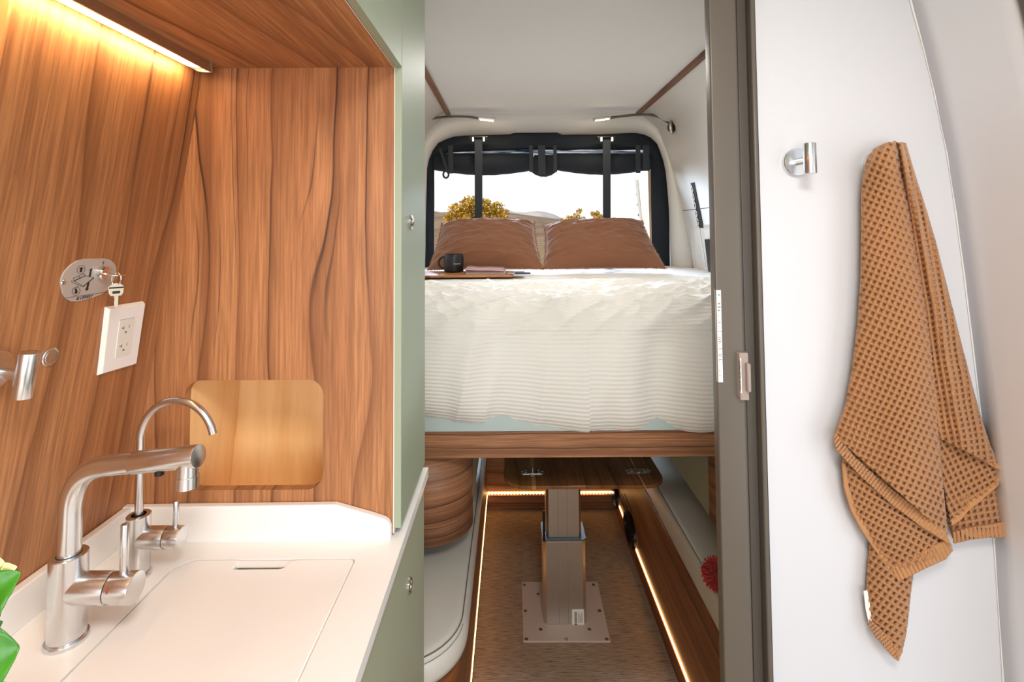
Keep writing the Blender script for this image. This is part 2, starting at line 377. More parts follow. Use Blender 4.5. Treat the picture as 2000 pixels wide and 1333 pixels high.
# seam at the pillar, small black catch on the pillar
solo('catch', MB().obox(P(1332, 453, 2.63), (1,0,0), (0,0,1), (0,1,0), .022, .05, .02), BLACK, tuple(P(1332, 453, 2.63)), 'small black rectangular catch on the right rear pillar', 'catch', bevel=.004)

# bathroom (right): back wall, side wall, jamb
YW = .88
seam_px = [(1770,-60),(1778,0),(1803,90),(1825,180),(1850,300),(1868,420),(1884,540),(1902,690),(1922,860),(1942,1060),(1960,1333),(1966,1450)]
sp = [P(x, y, YW) for x, y in seam_px]; sp = [Vector((sp[0].x-.06, YW, 2.03))]+sp+[Vector((sp[-1].x+.02, YW, .0))]
back = MB().prism([(.4262, YW, 0), (.4262, YW, 2.03)]+[tuple(p) for p in sp], (0, .04, 0))
struct('wall_shower', back, BATH, smooth=0)
pr = interp([(p.x, p.z) for p in sp], np.linspace(0, 1, 80)); A = np.zeros((80, 6, 3))
for j in range(6): A[:, j, 0] = pr[:, 0]; A[:, j, 2] = pr[:, 1]; A[:, j, 1] = YW-.003-(YW-.003-.705)*j/5
struct('wall_shower_side', MB().grid(A), BATH, solid=.006, smooth=60)
struct('trim_4', MB().tube([p+Vector((-.001, -.003, 0)) for p in smooth_path(sp, 80)], .0028, 8), WHITE)
struct('trim_5', MB().tube([Vector((x-.004, .70, z)) for x, z in pr.tolist()], .006, 8), JAMBD)
struct('wall_divider', MB().box(.385, 1.12, .925, .955, 0, 2.03), WALLF, smooth=0)
dj = bpy.data.objects.new('door_1', None); COL.objects.link(dj); dj['kind'] = 'structure'; ROOT[dj] = Vector((0,0,0))
def rbox(x0, x1, y0, y1, r, n=6, z0=0, z1=2.03): return MB().prism([(x, y, z0) for x, y in rrect(x0, x1, y0, y1, r, n)], (0, 0, z1-z0))
struct('jamb_post', rbox(.3425, .3925, .862, .884, [.008,.003,.003,.010]), JAMB, dj, smooth=50)
struct('jamb_channel', MB().box(0.3915, .399, .882, .93, 0, 2.03), BLACK, dj, smooth=0)
struct('jamb_track', MB().box(.399, .4165, .884, .93, 0, 2.03), JAMBD, dj, bevel=.002)
struct('jamb_lip', MB().box(.4165, .4245, .868, .93, 0, 2.03), JAMB, dj, bevel=.0025)
struct('seal_strip', MB().box(.4245, .4272, .873, .885, 0, 2.03), RUBBER, dj, bevel=.0006)

# ------------------------------------------------------------ outdoors
def hill(name, prof, y, depth, mat, base=-.6):
    n = 120; t = np.linspace(0, 1, n); pts = interp([tuple(P(x, yy, y)) for x, yy in prof], t); rows = 14; A = np.zeros((rows, n, 3))
    for j in range(rows):
        q = j/(rows-1); k = math.sin(min(q/.6, 1)*PI/2) if q < .6 else 1-(q-.6)*.8
        A[j, :, 0] = pts[:, 0]; A[j, :, 1] = y+(q-.6)*depth
        hh = (pts[:, 2]-base); A[j, :, 2] = base+hh*k+noise(pts[:, 0]*8/y+j*.7, t*0+j*.5, 3)*hh*.05*(1 if .05 < q < .58 else 0)
    return struct(name, MB().grid(A), mat, smooth=50)
def dirt(name, a, b, sc):
    m = NT(name); n = m.noise(m.obj(), sc, 6, .7); m.set(col=m.ramp(n, [(.35, lin(a)), (.65, lin(b))]), rough=1.0, spec=.1); return m.m
struct('ground', MB().add([(-400,-300,-.6),(400,-300,-.6),(400,900,-.6),(-400,900,-.6)], [(0,1,2,3)]), dirt('dry_scrub', (120,98,70), (168,142,104), .8), smooth=0)
hill('terrain_ridge', [(400,420),(700,405),(840,411),(872,416),(920,416),(985,417),(1040,424),(1090,430),(1150,438),(1260,441),(1700,442)], 120, 90, dirt('brown_ridge', (112,92,74), (160,134,108), .12))
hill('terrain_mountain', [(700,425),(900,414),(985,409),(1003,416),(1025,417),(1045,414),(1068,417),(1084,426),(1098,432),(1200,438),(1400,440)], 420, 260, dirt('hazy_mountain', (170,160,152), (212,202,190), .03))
LEAF = dirt('golden_foliage', (150,124,44), (226,184,80), 5.0)
BARK = dirt('tree_bark', (70,52,38), (104,80,58), 9)
def tree(px0, px1, ytop, ybase_px, y, n, size, lobes, label):
    c = P((px0+px1)/2, ytop, y); base = Vector((c.x, y, -.6)); t = thing('tree', label, 'tree', tuple(base))
    part('trunk', MB().tube([base, base+Vector((.05,0,.7)), Vector((c.x-.05, y, c.z-.5))], [.09,.07,.03], 8), BARK, t)
    mb = MB()
    for lx, ly, lr in lobes:
        o = P(lx, ly, y); R_ = lr*y/1000
        mb2 = int(n*lr*lr/sum(q[2]**2 for q in lobes))
        for _ in range(mb2):
            d = Vector(rng.normal(size=3)).normalized()*R_*rng.uniform(.45, 1.05); p = o+d
            a = Vector(rng.normal(size=3)).normalized(); b = a.orthogonal().normalized(); s_ = size*rng.uniform(.35, .85)
            mb.add([p-a*s_*.5, p+b*s_*.35, p+a*s_*.5, p-b*s_*.35], [(0,1,2,3)])
    part('foliage', mb, LEAF, t, stuff=True, smooth=0, fixn=False)
tree(868, 990, 385, 470, 16, 5200, .13, [(890,415,18),(905,408,17),(918,400,18),(932,398,16),(945,402,15),(958,410,14),(972,408,14),(982,420,13),(905,432,22),(940,430,24),(970,435,20),(880,432,16),(895,455,20),(960,455,20)], 'large round golden green tree behind the left cushion')
tree(1095, 1145, 408, 470, 20, 1500, .12, [(1100,434,8),(1112,428,8),(1125,424,8),(1131,413,6),(1138,430,7),(1120,438,10),(1105,445,10),(1135,445,10)], 'small golden shrub tree with a pointed top left of the right strap')
tree(1152, 1180, 412, 470, 22, 900, .12, [(1158,418,5),(1166,418,6),(1175,424,6),(1164,430,8),(1172,440,9)], 'smaller golden shrub tree partly behind the right strap')
d2 = bpy.data.objects.new('door_2', None); COL.objects.link(d2); d2['kind'] = 'structure'; ROOT[d2] = Vector((0,0,0))
a0, a1 = Vector((.81, 2.93, 0)), Vector((.93, 3.52, 0)); dv = (a1-a0).normalized(); nv = Vector((-dv.y, dv.x, 0))
struct('door_panel', MB().prism([a0+Vector((0,0,.2)), a1+Vector((0,0,.2)), a1+Vector((-.02,0,1.2)), a1+Vector((-.06,0,1.72)), a0+Vector((-.02,0,1.75))], -nv*.05), plain('tan_door_lining', (196,164,122), .7), d2, smooth=0)
e0 = a1+nv*.004
struct('door_edge', MB().prism([e0+Vector((-.0,0,.3)), e0+Vector((.0,0,1.2)), e0+Vector((-.05,0,1.70)), e0+Vector((-.05,0,1.70))-dv*.07, e0+Vector((0,0,1.2))-dv*.09, e0-dv*.1+Vector((0,0,.3))], nv*.02), WHITE, d2, smooth=0)
for q in (1.30, 1.36, 1.46, 1.53, 1.6):
    struct('door_clip', MB().obox(e0-dv*.05+nv*.02+Vector((-.012-(q-1.3)*.08, 0, q)), dv, (0,0,1), nv, .03, .014, .012), BLACK, d2, smooth=0)

# ------------------------------------------------------------ kitchen cabinets
pan = thing('wood_panel', 'upright walnut grained panel with a rounded niche behind the sink', 'panel', (-.4, YB, .88))
op = [(x, YB, z) for x, z in rrect(-.537, -.309, .9555, 1.1325, .026)]
ol = [(lwx(.885), YB, .885), (-.194, YB, .885), (-.194, YB, 1.66), (lwx(1.66), YB, 1.66)]
part('panel', slab_holed(ol, op, (0, .016, 0)), WZX, pan, smooth=0)
part('edge_banding', MB().box(-.194, -.1928, YB, YB+.016, .885, 1.652), WHITE, pan, smooth=0)
nb = MB(); x0, x1, z0, z1, yn0, yn1 = -.541, -.300, .884, 1.141, YB+.0165, YB+.165
xl0, xl1 = -.548, -.527
nb.add([(x1, yn0, z0), (x1, yn1, z0), (x1, yn1, z1), (x1, yn0, z1)], [(0,1,2,3)])
nb.add([(x0-.006, yn0, z0), (xl0, yn1, z0), (xl1, yn1, z1), (x0+.006, yn0, z1)], [(0,1,2,3)])
nb.add([(xl0, yn1, z0), (x1, yn1, z0), (x1, yn1, z1), (xl1, yn1, z1)], [(0,1,2,3)])
nf = MB().add([(x0-.006, yn0, z0), (x1, yn0, z0), (x1, yn1, z0), (xl0, yn1, z0)], [(0,1,2,3)])
nb.add([(x0, yn0, z1), (x1, yn0, z1), (x1, yn1, z1), (xl1, yn1, z1)], [(0,1,2,3)])
part('niche_floor', nf, maple('maple_floor', 'Y', 'X'), pan, smooth=0)
part('niche_box', nb, MAPLE, pan, 'pale maple box lining of the niche', smooth=0)

tall = thing('tall_cabinet', 'tall sage green cabinet at the end of the worktop', 'cabinet', (-.4, .95, .9))
part('carcass', MB().box(-.66, XF-.014, YB+.17, YC, .9, 1.96), GREEN, tall, smooth=0)
part('door', MB().box(XF-.0125, XF, YB, YC, .893, 1.998), GREEND, tall, bevel=.0012)
def push_lock(px, py, parent, x):
    p = PX(px, py, x); q = part('push_lock', MB().lathe(p, [(.0,.0),(.0135,.0),(.0135,.003),(.0115,.0045),(.009,.003),(.0085,.0035),(.007,.0055),(0,.006)], 28, (1,0,0)), CHROME, parent, 'round chrome push lock')
push_lock(801.5, 434, tall, XF)
over = thing('overhead_cabinet', 'overhead cabinet with walnut underside and green door above the sink', 'cabinet', (-.35, .4, 1.652))
part('bottom_panel', MB().box(lwx(1.652)-.02, XF-.013, -.5, YB, 1.652, 1.668), WYX, over, smooth=0)
part('door', MB().box(XF-.0125, XF, -.5, YB-.002, 1.651, 1.998), GREEND, over, bevel=.0012)
part('edge_banding', MB().box(XF-.0142, XF-.013, -.5, YB, 1.6515, 1.668), WHITE, over, smooth=0)
# wood clad left wall
yl = WL(28, 0).y; yl2 = WL(0, 100).y; yy = (yl+yl2)/2
def lpanel(y0, y1, off, th, z0=.87, z1=1.66):
    a, b = LW0+LN*off, LN*(-th)
    return MB().prism([Vector((lwx(z)+LN.x*off, y, z+LN.z*off)) for y, z in ((y0, z0), (y1, z0), (y1, z1), (y0, z1))], b)
struct('wall_kitchen', lpanel(yy, YB, 0, .014), WZY, smooth=0)
struct('wall_kitchen_near', lpanel(-.4, yy-.0005, -.012, .01), WZY, smooth=0)
struct('trim_6', lpanel(yy-.003, yy, 0.0008, .012), plain('pale_edge_band', (206,140,90), .5), smooth=0)
# LED bar under the overhead cabinet
lb = thing('light_bar', 'slim aluminium LED light bar glowing under the overhead cabinet', 'lamp', (-.5, .5, 1.64))
e = P(396, 143, .82); lx, lz = e.x, 1.637
def lbp(dx, dz): return (lx+dx, -.3, lz+dz)
part('profile', MB().prism([lbp(-.013, .0155), lbp(.011, .0155), lbp(.012, .006), lbp(.012, -.0005), lbp(.0095, -.0005), lbp(.0088, .006), lbp(-.0105, .006), lbp(-.0115, .002), lbp(-.013, .002)], (0, .3+YB-.03, 0)), ALU, lb, smooth=0)
part('diffuser', MB().prism([lbp(-.0104, .0055), lbp(.0087, .0055), lbp(.0085, .0015), lbp(.0, .0003), lbp(-.0102, .0025)], (0, .3+YB-.05, 0)), DIFF, lb, smooth=0)
part('end_cap', MB().prism([(lx+dx, YB-.03, lz+dz) for dx, dz in ((.0125,.0157),(-.0135,.0157),(-.0135,.0015),(.0,-.0005),(.0125,-.0008))], (0, .004, 0)), ALU, lb, smooth=0)
light('light_bar_light', 'AREA', (lx-.004, .28, lz-.004), (lx-.09, .28, lz-.16), 1.5, (1, .70, .36), 1.05, .012).rotation_euler = Matrix(((0, -.45, .893), (1, 0, 0), (0, .893, .45))).to_3x3().to_euler()

# base cabinet, worktop, sink cover
base = thing('base_cabinet', 'sage green base cabinet under the white worktop', 'cabinet', (-.4, .5, 0))
part('carcass', MB().box(-.7, XF-.018, -.3, YC-.002, 0, .70), GREEN, base, smooth=0)
part('side_panel', MB().box(-.7, XF-.018, YC-.018, YC-.002, .70, .858), GREEN, base, smooth=0)
part('door', MB().box(XF-.0165, XF-.002, -.3, YC, .02, .861), GREEN, base, bevel=.0012)
push_lock(798.5, 1145, base, XF-.002)
wt = thing('worktop', 'white solid surface kitchen worktop with a raised splash edge', 'worktop', (-.4, .5, .862))
ln = rrect(-.5025, -.239, .36, .798, [.008,.03,.01,.008])
hole = [(x, y, .862) for x, y in rrect(-.5040, -.2375, .3585, .7995, [.009,.031,.01,.009])]
part('top', slab_holed([(-.64, -.3, .862), (-.175, -.3, .862), (-.175, YC+.008, .862), (-.64, YC+.008, .862)], hole, (0, 0, .018)), SOLID, wt, smooth=0, bevel=.0016)
bs = [(-.634, .8795), (-.634, .9355), (-.285, .9375), (-.225, .9205), (-.205, .914), (-.1985, .909), (-.1955, .901), (-.1955, .8795)]
part('back_splash', MB().prism([(x, YB-.0125, z) for x, z in bs], (0, .012, 0)), SOLID, wt, smooth=0, bevel=.002)
part('side_splash', MB().prism([(lwx(.88)+.001, -.3, .8795), (lwx(.88)+.014, -.3, .8795), (lwx(.9355)+.014, -.3, .9355), (lwx(.9355)+.001, -.3, .9355)], (0, YB-.0125+.3, 0)), SOLID, wt, smooth=0, bevel=.002)
part('sink_bowl', MB().box(-.5045, -.237, .3585, .8, .72, .724).box(-.5065, -.5046, .3585, .8, .72, .861).box(-.2369, -.235, .3585, .8, .72, .861).box(-.5045, -.237, .8001, .802, .72, .861), plain('sink_steel', (120,114,108), .35, .8), wt, smooth=0)
n0, n1 = PZ(466, 1094, .88), PZ(582, 1094, .88); nd = PZ(500, 1111, .88).y
lo = [(x, y) for x, y in ln]
i = min(range(len(lo)), key=lambda k: abs(lo[k][0]+.2385)+abs(lo[k][1]-.79)*2) ; 
top_right = lo[:7]; rest = lo[7:]
lo2 = top_right+[(n1.x, .7985), (n1.x-.009, .7935), (n1.x-.014, nd+.003), (n1.x-.02, nd), (n0.x+.002, nd), (n0.x+.0015, .7985)]+rest
lid = thing('sink_cover', 'flush white sink cover with a finger slot set in the worktop', 'cover', (-.37, .6, .864))
part('panel', MB().prism([(x, y, .8645) for x, y in lo2], (0, 0, .0152)), SOLID, lid, smooth=0, bevel=.0022)
part('finger_recess', MB().add([(n0.x-.004, .7975, .8778), (n1.x+.004, .7975, .8778), (n1.x+.004, nd+.0115, .8745), (n0.x-.004, nd+.0115, .8745), (n0.x-.004, .7975, .8765), (n1.x+.004, .7975, .8765), (n1.x+.004, nd+.0115, .8732), (n0.x-.004, nd+.0115, .8732)],
     [(0,1,2,3), (4,5,6,7), (0,1,5,4), (1,2,6,5), (2,3,7,6), (3,0,4,7)]), SOLID, lid, smooth=0)

# ------------------------------------------------------------ taps
def arc(c, r, a0, a1, n, ax=(1,0,0), az=(0,0,1)):
    ax, az = Vector(ax), Vector(az); return [Vector(c)+ax*r*math.cos(math.radians(a0+(a1-a0)*i/n))+az*r*math.sin(math.radians(a0+(a1-a0)*i/n)) for i in range(n+1)]
def tap_body(t, c, r, h, flange):
    part('base_ring', MB().lathe(c, [(0,0),(flange,0),(flange,.004),(flange-.001,.005),(r-.001,.005)], 40), STEEL, t)
    o = Vector(c)+Vector((0,0,.005))
    part('body', MB().lathe(o, [(r*.97,0),(r*.97,.001),(r,.002),(r,h-.0008),(r-.0008,h),(r*.62,h),(r*.6,h-.004)], 40), STEEL, t)
cz = .880
c1 = Vector((-.5455, .647, cz)); R1 = .0197
f1 = thing('kitchen_tap', 'large brushed steel mixer tap with an angled spout over the sink cover', 'tap', tuple(c1))
tap_body(f1, c1, R1, .098, .0228)
ztop = cz+.103
pt = [c1+Vector((0,0,.10))]; part('pipe_collar', MB().lathe(c1+Vector((0,0,.1025)), [(.0120,0),(.0133,0),(.0130,.0008),(.0120,.0010)], 30), RUBBER, f1); bend_z = P(142, 985, .647).z
tip = P(388, 891, .625); st = Vector((c1.x, c1.y, P(150, 922, .647).z+.003))
dirv = (tip-st).normalized(); rb = .05
A1 = st-Vector((0,0,1))*rb; B1 = st+dirv*rb
pt += [A1+Vector((0,0,-.02))]+[(A1*(1-t)**2+st*2*t*(1-t)+B1*t*t) for t in [k/14 for k in range(15)]]
mid = st+dirv*(tip-st).length*.5
part('pipe', MB().tube(pt+[mid], .0122, 28), STEEL, f1, smooth=50)
part('pull_out_head', MB().cyl(mid, tip, .0131, 32, .0006), STEELX, f1, smooth=40)
nz = st+dirv*((tip-st).length-.014)
part('nozzle', MB().lathe(nz+Vector((0,0,-.006)), [(.0118,0),(.0118,-.015),(.0125,-.0155),(.0125,-.029),(.0105,-.0295),(.010,-.026),(0,-.026)], 32), STEEL, f1)
bt = st+dirv*((tip-st).length-.052)+Vector((0,0,-.0125)); part('spray_button', MB().lathe(bt, [(.0052,0),(.0052,-.005),(.0045,-.0058),(0,-.0058)], 18), BLACK, f1)
def handle(t, c, z, r, L, lev_r, lev_h, lev_x):
    a = Vector((c.x+.004, c.y, z)); s1 = a+Vector((L*.62, 0, 0)); s2 = a+Vector((L*.635, 0, 0)); e_ = a+Vector((L, 0, 0))
    part('cartridge', MB().cyl(a, s1, r, 36, .0003), STEELX, t, smooth=40)
    part('shadow_gap', MB().cyl(s1-Vector((.001,0,0)), s2+Vector((.001,0,0)), r*.94, 36), RUBBER, t)
    part('handle', MB().cyl(s2, e_, r, 36, .0007), STEELX, t, smooth=40)
    q = a+Vector((lev_x, 0, r*.8)); part('lever', MB().cyl(q, q+Vector((0,0,lev_h)), lev_r, 18, .0006), STEEL, t, smooth=40)
    return s2
s2 = handle(f1, c1, .942, .0177, .079, .0046, .062, .064)
part('hot_mark', MB().obox(s2+Vector((.006, -.0162, .0074)), (1,0,.15), (0,-.9,.42), (0,.42,.9), .0012, .0003, .007), RED, f1, smooth=0)
c2 = Vector((-.5435, .763, cz)); R2 = .0155
f2 = thing('filter_tap', 'slim brushed steel gooseneck tap near the back corner of the worktop', 'tap', tuple(c2))
tap_body(f2, c2, R2, .082, .0183)
zp = P(272, 858, .763).z; k1 = P(272, 858, .763); rr_ = .0575
goose = [c2+Vector((0,0,.08)), c2+Vector((0,0,.12)), Vector((c2.x, c2.y, zp-.012))]+arc((c2.x+rr_, c2.y-.12*rr_, zp), rr_, 180, 12, 26, (1,-.12,0))
part('pipe', MB().tube(goose, .0053, 20), STEEL, f2, smooth=50)
part('pipe_collar', MB().lathe(c2+Vector((0,0,.0865)), [(.0053,0),(.0063,0),(.0061,.0008),(.0053,.0010)], 24), RUBBER, f2)
handle(f2, c2, .934, .0150, .060, .0038, .040, .050)

# ------------------------------------------------------------ things on the left wall
def hook(px, py, label, wall):
    if wall == 'left': o = WL(px, py); n, a, b = LN, LA, LB
    else: o = P(px, py, YW); n, a, b = Vector((0,-1,0)), Vector((1,0,0)), Vector((0,0,1))
    t = thing('towel_hook', label, 'hook', tuple(o), 'round steel wall hooks')
    part('rosette', MB().lathe(o, [(0,.0),(.0235,.0),(.0235,.0075),(.0225,.009),(.006,.010)], 40, n), STEEL, t)
    part('stem', MB().cyl(o+n*.009, o+n*.040, .0062, 20), STEEL, t)
    c = o+n*.044; up = Vector((0,0,1)) if wall != 'left' else b
    part('peg', MB().cyl(c-up*.0235, c+up*.0265, .0097, 30, .0006), STEEL, t, smooth=40)
    return o, c
hook(-26, 724, 'brushed steel hook on the wooden wall at the left picture edge', 'left')
bo = WL(96, 697)
bt = thing('push_button', 'round steel push button on the wooden wall beside the hook', 'button', tuple(bo))
part('bezel', MB().lathe(bo, [(0,0),(.0118,0),(.0118,.0018),(.0108,.0028),(.0088,.0022),(.0088,.0010),(0,.0010)], 32, LN), STEEL, bt)
part('cap', MB().lathe(bo+LN*.001, [(.0084,0),(.0084,.0012),(.0076,.0018),(0,.0015)], 28, LN), ALU, bt)
# bed lift control plate
plc = WL(170, 545)
pl = thing('control_plate', 'grey metal bed lift control plate with arrows and a key switch', 'control panel', tuple(plc))
def wpoly(pts, off, th, d=0.0): return MB().prism([WL(x, y, off) for x, y in pts], LN*th)
plo = [(116,553),(117.5,543),(123,531),(135,518),(149,509),(163,505.5),(203,505),(212,507),(220,513),(225,522),(225,532),(222,543),(216,556),(208,566),(198,574.5),(175,583),(152,588.5),(137,589),(127,584),(120,573)]
plo = [tuple(q) for q in interp(plo+[plo[0]], np.linspace(0, 1, 60))[:-1]]
part('plate', wpoly(plo, 0, .0018), GRAPH, pl, smooth=0, bevel=.0003)
gm = MB()
def K(x, y): return (100+x/11.1, 490+y/11.1)
def gpoly(pts): gm.add(*(lambda m: (m.v, m.f))(wpoly([K(*p) for p in pts], .0019, .00015)))
def gline(pts, w_=5):
    for a, b in zip(pts[:-1], pts[1:]):
        p, q = Vector(K(*a)), Vector(K(*b)); d = (q-p).normalized().orthogonal()*w_/22.2
        gm.add(*(lambda m: (m.v, m.f))(wpoly([tuple(p+d), tuple(q+d), tuple(q-d), tuple(p-d)], .0019, .00015)))
gpoly([(878,380),(910,425),(882,420),(855,560),(812,560),(842,425),(812,428)])
gpoly([(830,680),(800,825),(822,822),(765,872),(730,825),(755,825),(785,710)])
for cx_, cy_, up in ((648,412,1), (540,880,-1)):
    gline([(cx_+92*math.cos(q)*.92+math.sin(q)*-12, cy_+92*math.sin(q)) for q in [2*PI*k/24 for k in range(25)]], 7)
    gpoly([(cx_+x, cy_-up*y) for x, y in ((12*up, 60), (52, 12), (28, 12), (14, -58), (-34, -58), (-18, 12), (-48, 12))])
gline([(500,660),(740,545),(925,580),(695,770),(500,660)], 8); gline([(500,660),(440,655),(445,680),(690,785),(925,590)], 8)
gline([(475,600),(600,545),(620,590),(500,650),(475,600)], 7); gline([(600,545),(700,500),(725,515),(735,545),(620,590)], 7)
gline([(570,740),(560,800)], 4); gline([(285,1030),(1215,895)], 7)
gpoly([(1120,250),(1148,250),(1144,275),(1116,275)]); gpoly([(1258,432),(1285,432),(1280,455),(1254,455)])
gline([(1128,285),(1120,320)], 5); gline([(1215,445),(1245,447)], 8); gline([(1128,240),(1133,220),(1150,222)], 5); gline([(1290,415),(1312,405)], 5)
gpoly([(590,1000),(620,1000),(600,1020),(575,1050),(600,1045),(608,1060),(545,1068),(550,1040)])
part('symbols', gm, INK, pl, smooth=0, fixn=False)
t0, t1, t2 = WL(*K(622, 1056), .0019), WL(*K(905, 1020), .0019), WL(*K(640, 1000), .0019)
text('LIPPERT', t0, t1-t0, LB, (t1-t0).length, INK, pl, height=.0042, shear=.25)
so = WL(124, 552, .0018); part('rivet', MB().lathe(so, [(.0036,0),(.0031,.0010),(.0018,.0016),(0,.0018)], 18, LN), CHROME, pl)
ko = WL(197, 533, .0018)
part('key_switch', MB().lathe(ko, [(.0092,0),(.0092,.006),(.008,.0075),(0,.0075)], 28, LN), CHROME, pl)
KEYM = plain('nickel_key', (206,192,170), .3, .9)
key = thing('key', 'small steel key in the switch with a second key hanging below', 'key', tuple(ko+LN*.007))
q0 = ko+LN*.0062
kd = (LN+LA*.15).normalized()
part('blade', MB().obox(q0+kd*.004, kd, LA, LB, .009, .0065, .0016), CHROME, key, smooth=0)
part('bow', MB().prism([q0+kd*u+LA*v-LB*.0008 for u, v in ((.007,-.003),(.009,-.009),(.016,-.011),(.021,-.007),(.021,.007),(.016,.011),(.009,.009),(.007,.003))], LB*.0018), CHROME, key, smooth=0, bevel=.0004)
rc = q0+kd*.015-LB*.006
part('ring', MB().tube([rc+(kd*math.cos(q)*.006+LB*math.sin(q)*.0085) for q in [2*PI*k/24 for k in range(25)]], .0007, 8, cap=False), CHROME, key)
kz = rc-Vector((0,0,.0075)); fx = Vector((.72,.69,0)).normalized(); fn = fx.cross(Vector((0,0,1)))
part('spare_bow', MB().prism([kz+fx*u+Vector((0,0,v)) for u, v in ((-.0088,-.003),(-.005,.001),(0,.002),(.005,.001),(.0088,-.003),(.0080,-.012),(.0058,-.0155),(-.0058,-.0155),(-.0080,-.012))], fn*.0018), KEYM, key, smooth=0, bevel=.0004)
part('spare_blade', MB().prism([kz+fx*u+Vector((0,0,v)) for u, v in ((-.0024,-.0155),(.0024,-.0155),(.0024,-.029),(.0005,-.032),(-.0018,-.029),(-.0022,-.024),(-.0016,-.020))], fn*.0016), KEYM, key, smooth=0)
part('bow_band', MB().obox(kz+fn*.0020+Vector((0,0,-.0042)), fx, (0,0,1), fn, .0165, .002, .0006), INK, key, smooth=0)
part('key_stamp', MB().obox(kz+fn*.0020+Vector((0,0,-.0105)), fx, (0,0,1), fn, .0085, .0035, .0006), INK, key, smooth=0)
# socket
oc = [(204,600),(280,588),(262,713),(188,735)]
so = WL(235, 660); sk = thing('wall_socket', 'white double power socket plate on the wooden wall', 'socket', tuple(so))
base_o = [WL(x, y) for x, y in ((203.5,599.5),(279,588),(260.5,713),(188,734.5))]; cen = sum(base_o, Vector())/4
front = [cen+(p-cen)*.93+LN*.0065 for p in base_o]
part('cover_plate', MB().add(base_o+front, [(0,1,2,3),(4,5,6,7),(0,1,5,4),(1,2,6,5),(2,3,7,6),(3,0,4,7)]), WHITE, sk, smooth=0, bevel=.0008)
fr_ = lambda u, v, h=.0066: (front[3]*(1-u)*(1-v)+front[2]*u*(1-v)+front[0]*(1-u)*v+front[1]*u*v)+LN*(h-.0065)
def fquad(u0, u1, v0, v1, h, th): return MB().prism([fr_(u0, v0, h), fr_(u1, v0, h), fr_(u1, v1, h), fr_(u0, v1, h)], LN*th)
part('receptacle', fquad(.29, .71, .2, .8, .0066, .0009), OFFW, sk, smooth=0, bevel=.0003)
part('gap_line', fquad(.285, .715, .795, .803, .0066, .0004), SEAM, sk, smooth=0)
for vc in (.66, .37):
    part('slot', fquad(.37, .43, vc, vc+.012, .0075, .0002), INK, sk, smooth=0)
    part('slot', fquad(.425, .437, vc-.025, vc+.035, .0075, .0002), SEAM, sk, smooth=0)
    part('slot', fquad(.575, .587, vc-.015, vc+.04, .0075, .0002), SEAM, sk, smooth=0)
    part('earth_hole', fquad(.475, .525, vc-.085, vc-.055, .0075, .0002), SEAM, sk, smooth=0)

# potted plant at the lower left
ppos = Vector((-.49, .40, .88)); plant = thing('potted_plant', 'green leafy plant with a pale yellow bloom at the lower left', 'plant', tuple(ppos))
LEAFM = NT('glossy_leaf'); x_ = LEAFM.noise(LEAFM.obj(), 22, 3); LEAFM.set(col=LEAFM.ramp(x_, [(.35, lin((22,82,22))), (.65, lin((66,142,26)))]), rough=.3, spec=.5); LEAFM = LEAFM.m
part('pot', MB().lathe(ppos, [(0,0),(.032,0),(.040,.07),(.041,.075),(.038,.075),(.037,.066),(0,.064)], 28), plain('cream_pot', (226,220,208), .4), plant)
def leaf(pts, wd, mat=LEAFM, name='leaf', n=18, curl=.25):
    c = smooth_path(pts, n); A = np.zeros((n+1, 7, 3)); up = Vector((.15,-1,.35)).normalized()
    for i, p in enumerate(c):
        t = (c[min(i+1, n)]-c[max(i-1, 0)]).normalized(); s_ = t.cross(up).normalized(); nn = s_.cross(t)
        w_ = wd*math.sin(PI*min(1, (i/n)**.75*.985+.01))**.8
        for j in range(7):
            q = (j-3)/3; A[i, j] = p+s_*q*w_+nn*(curl*abs(q)**1.3*w_+.03*w_*math.sin(i*2.1)*abs(q))
    part(name, MB().grid(A), mat, plant, solid=.0006, smooth=70)
Q = lambda x, y, yy_=.40: P(x, y, yy_)
top = ppos+Vector((0,0,.064))
for a, b, wd in (((-40,1215),(40,1118),.017), ((-60,1330),(38,1265),.030), ((-50,1440),(15,1335),.022), ((-110,1180),(-20,1100),.02), ((-80,1300),(5,1215),.014)):
    s0, s1 = Q(*a), Q(*b); part('stem', MB().tube(smooth_path([top, top.lerp(s0, .6)+Vector((0,0,.02)), s0], 10), .0016, 8), LEAFM, plant)
    leaf([s0, s0.lerp(s1, .5)+Vector((0,-.006,.006)), s1], wd)
PET = plain('pale_yellow_petal', (244,236,170), .5)
for a, b in (((-30,1140),(33,1108)), ((-35,1120),(8,1098)), ((-40,1150),(5,1112))): leaf([Q(*a), Q((a[0]+b[0])/2, (a[1]+b[1])/2-4), Q(*b)], .008, PET, 'petal')
part('stem', MB().tube(smooth_path([top, Q(-60, 1240), Q(-38, 1140)], 10), .0016, 8), LEAFM, plant)

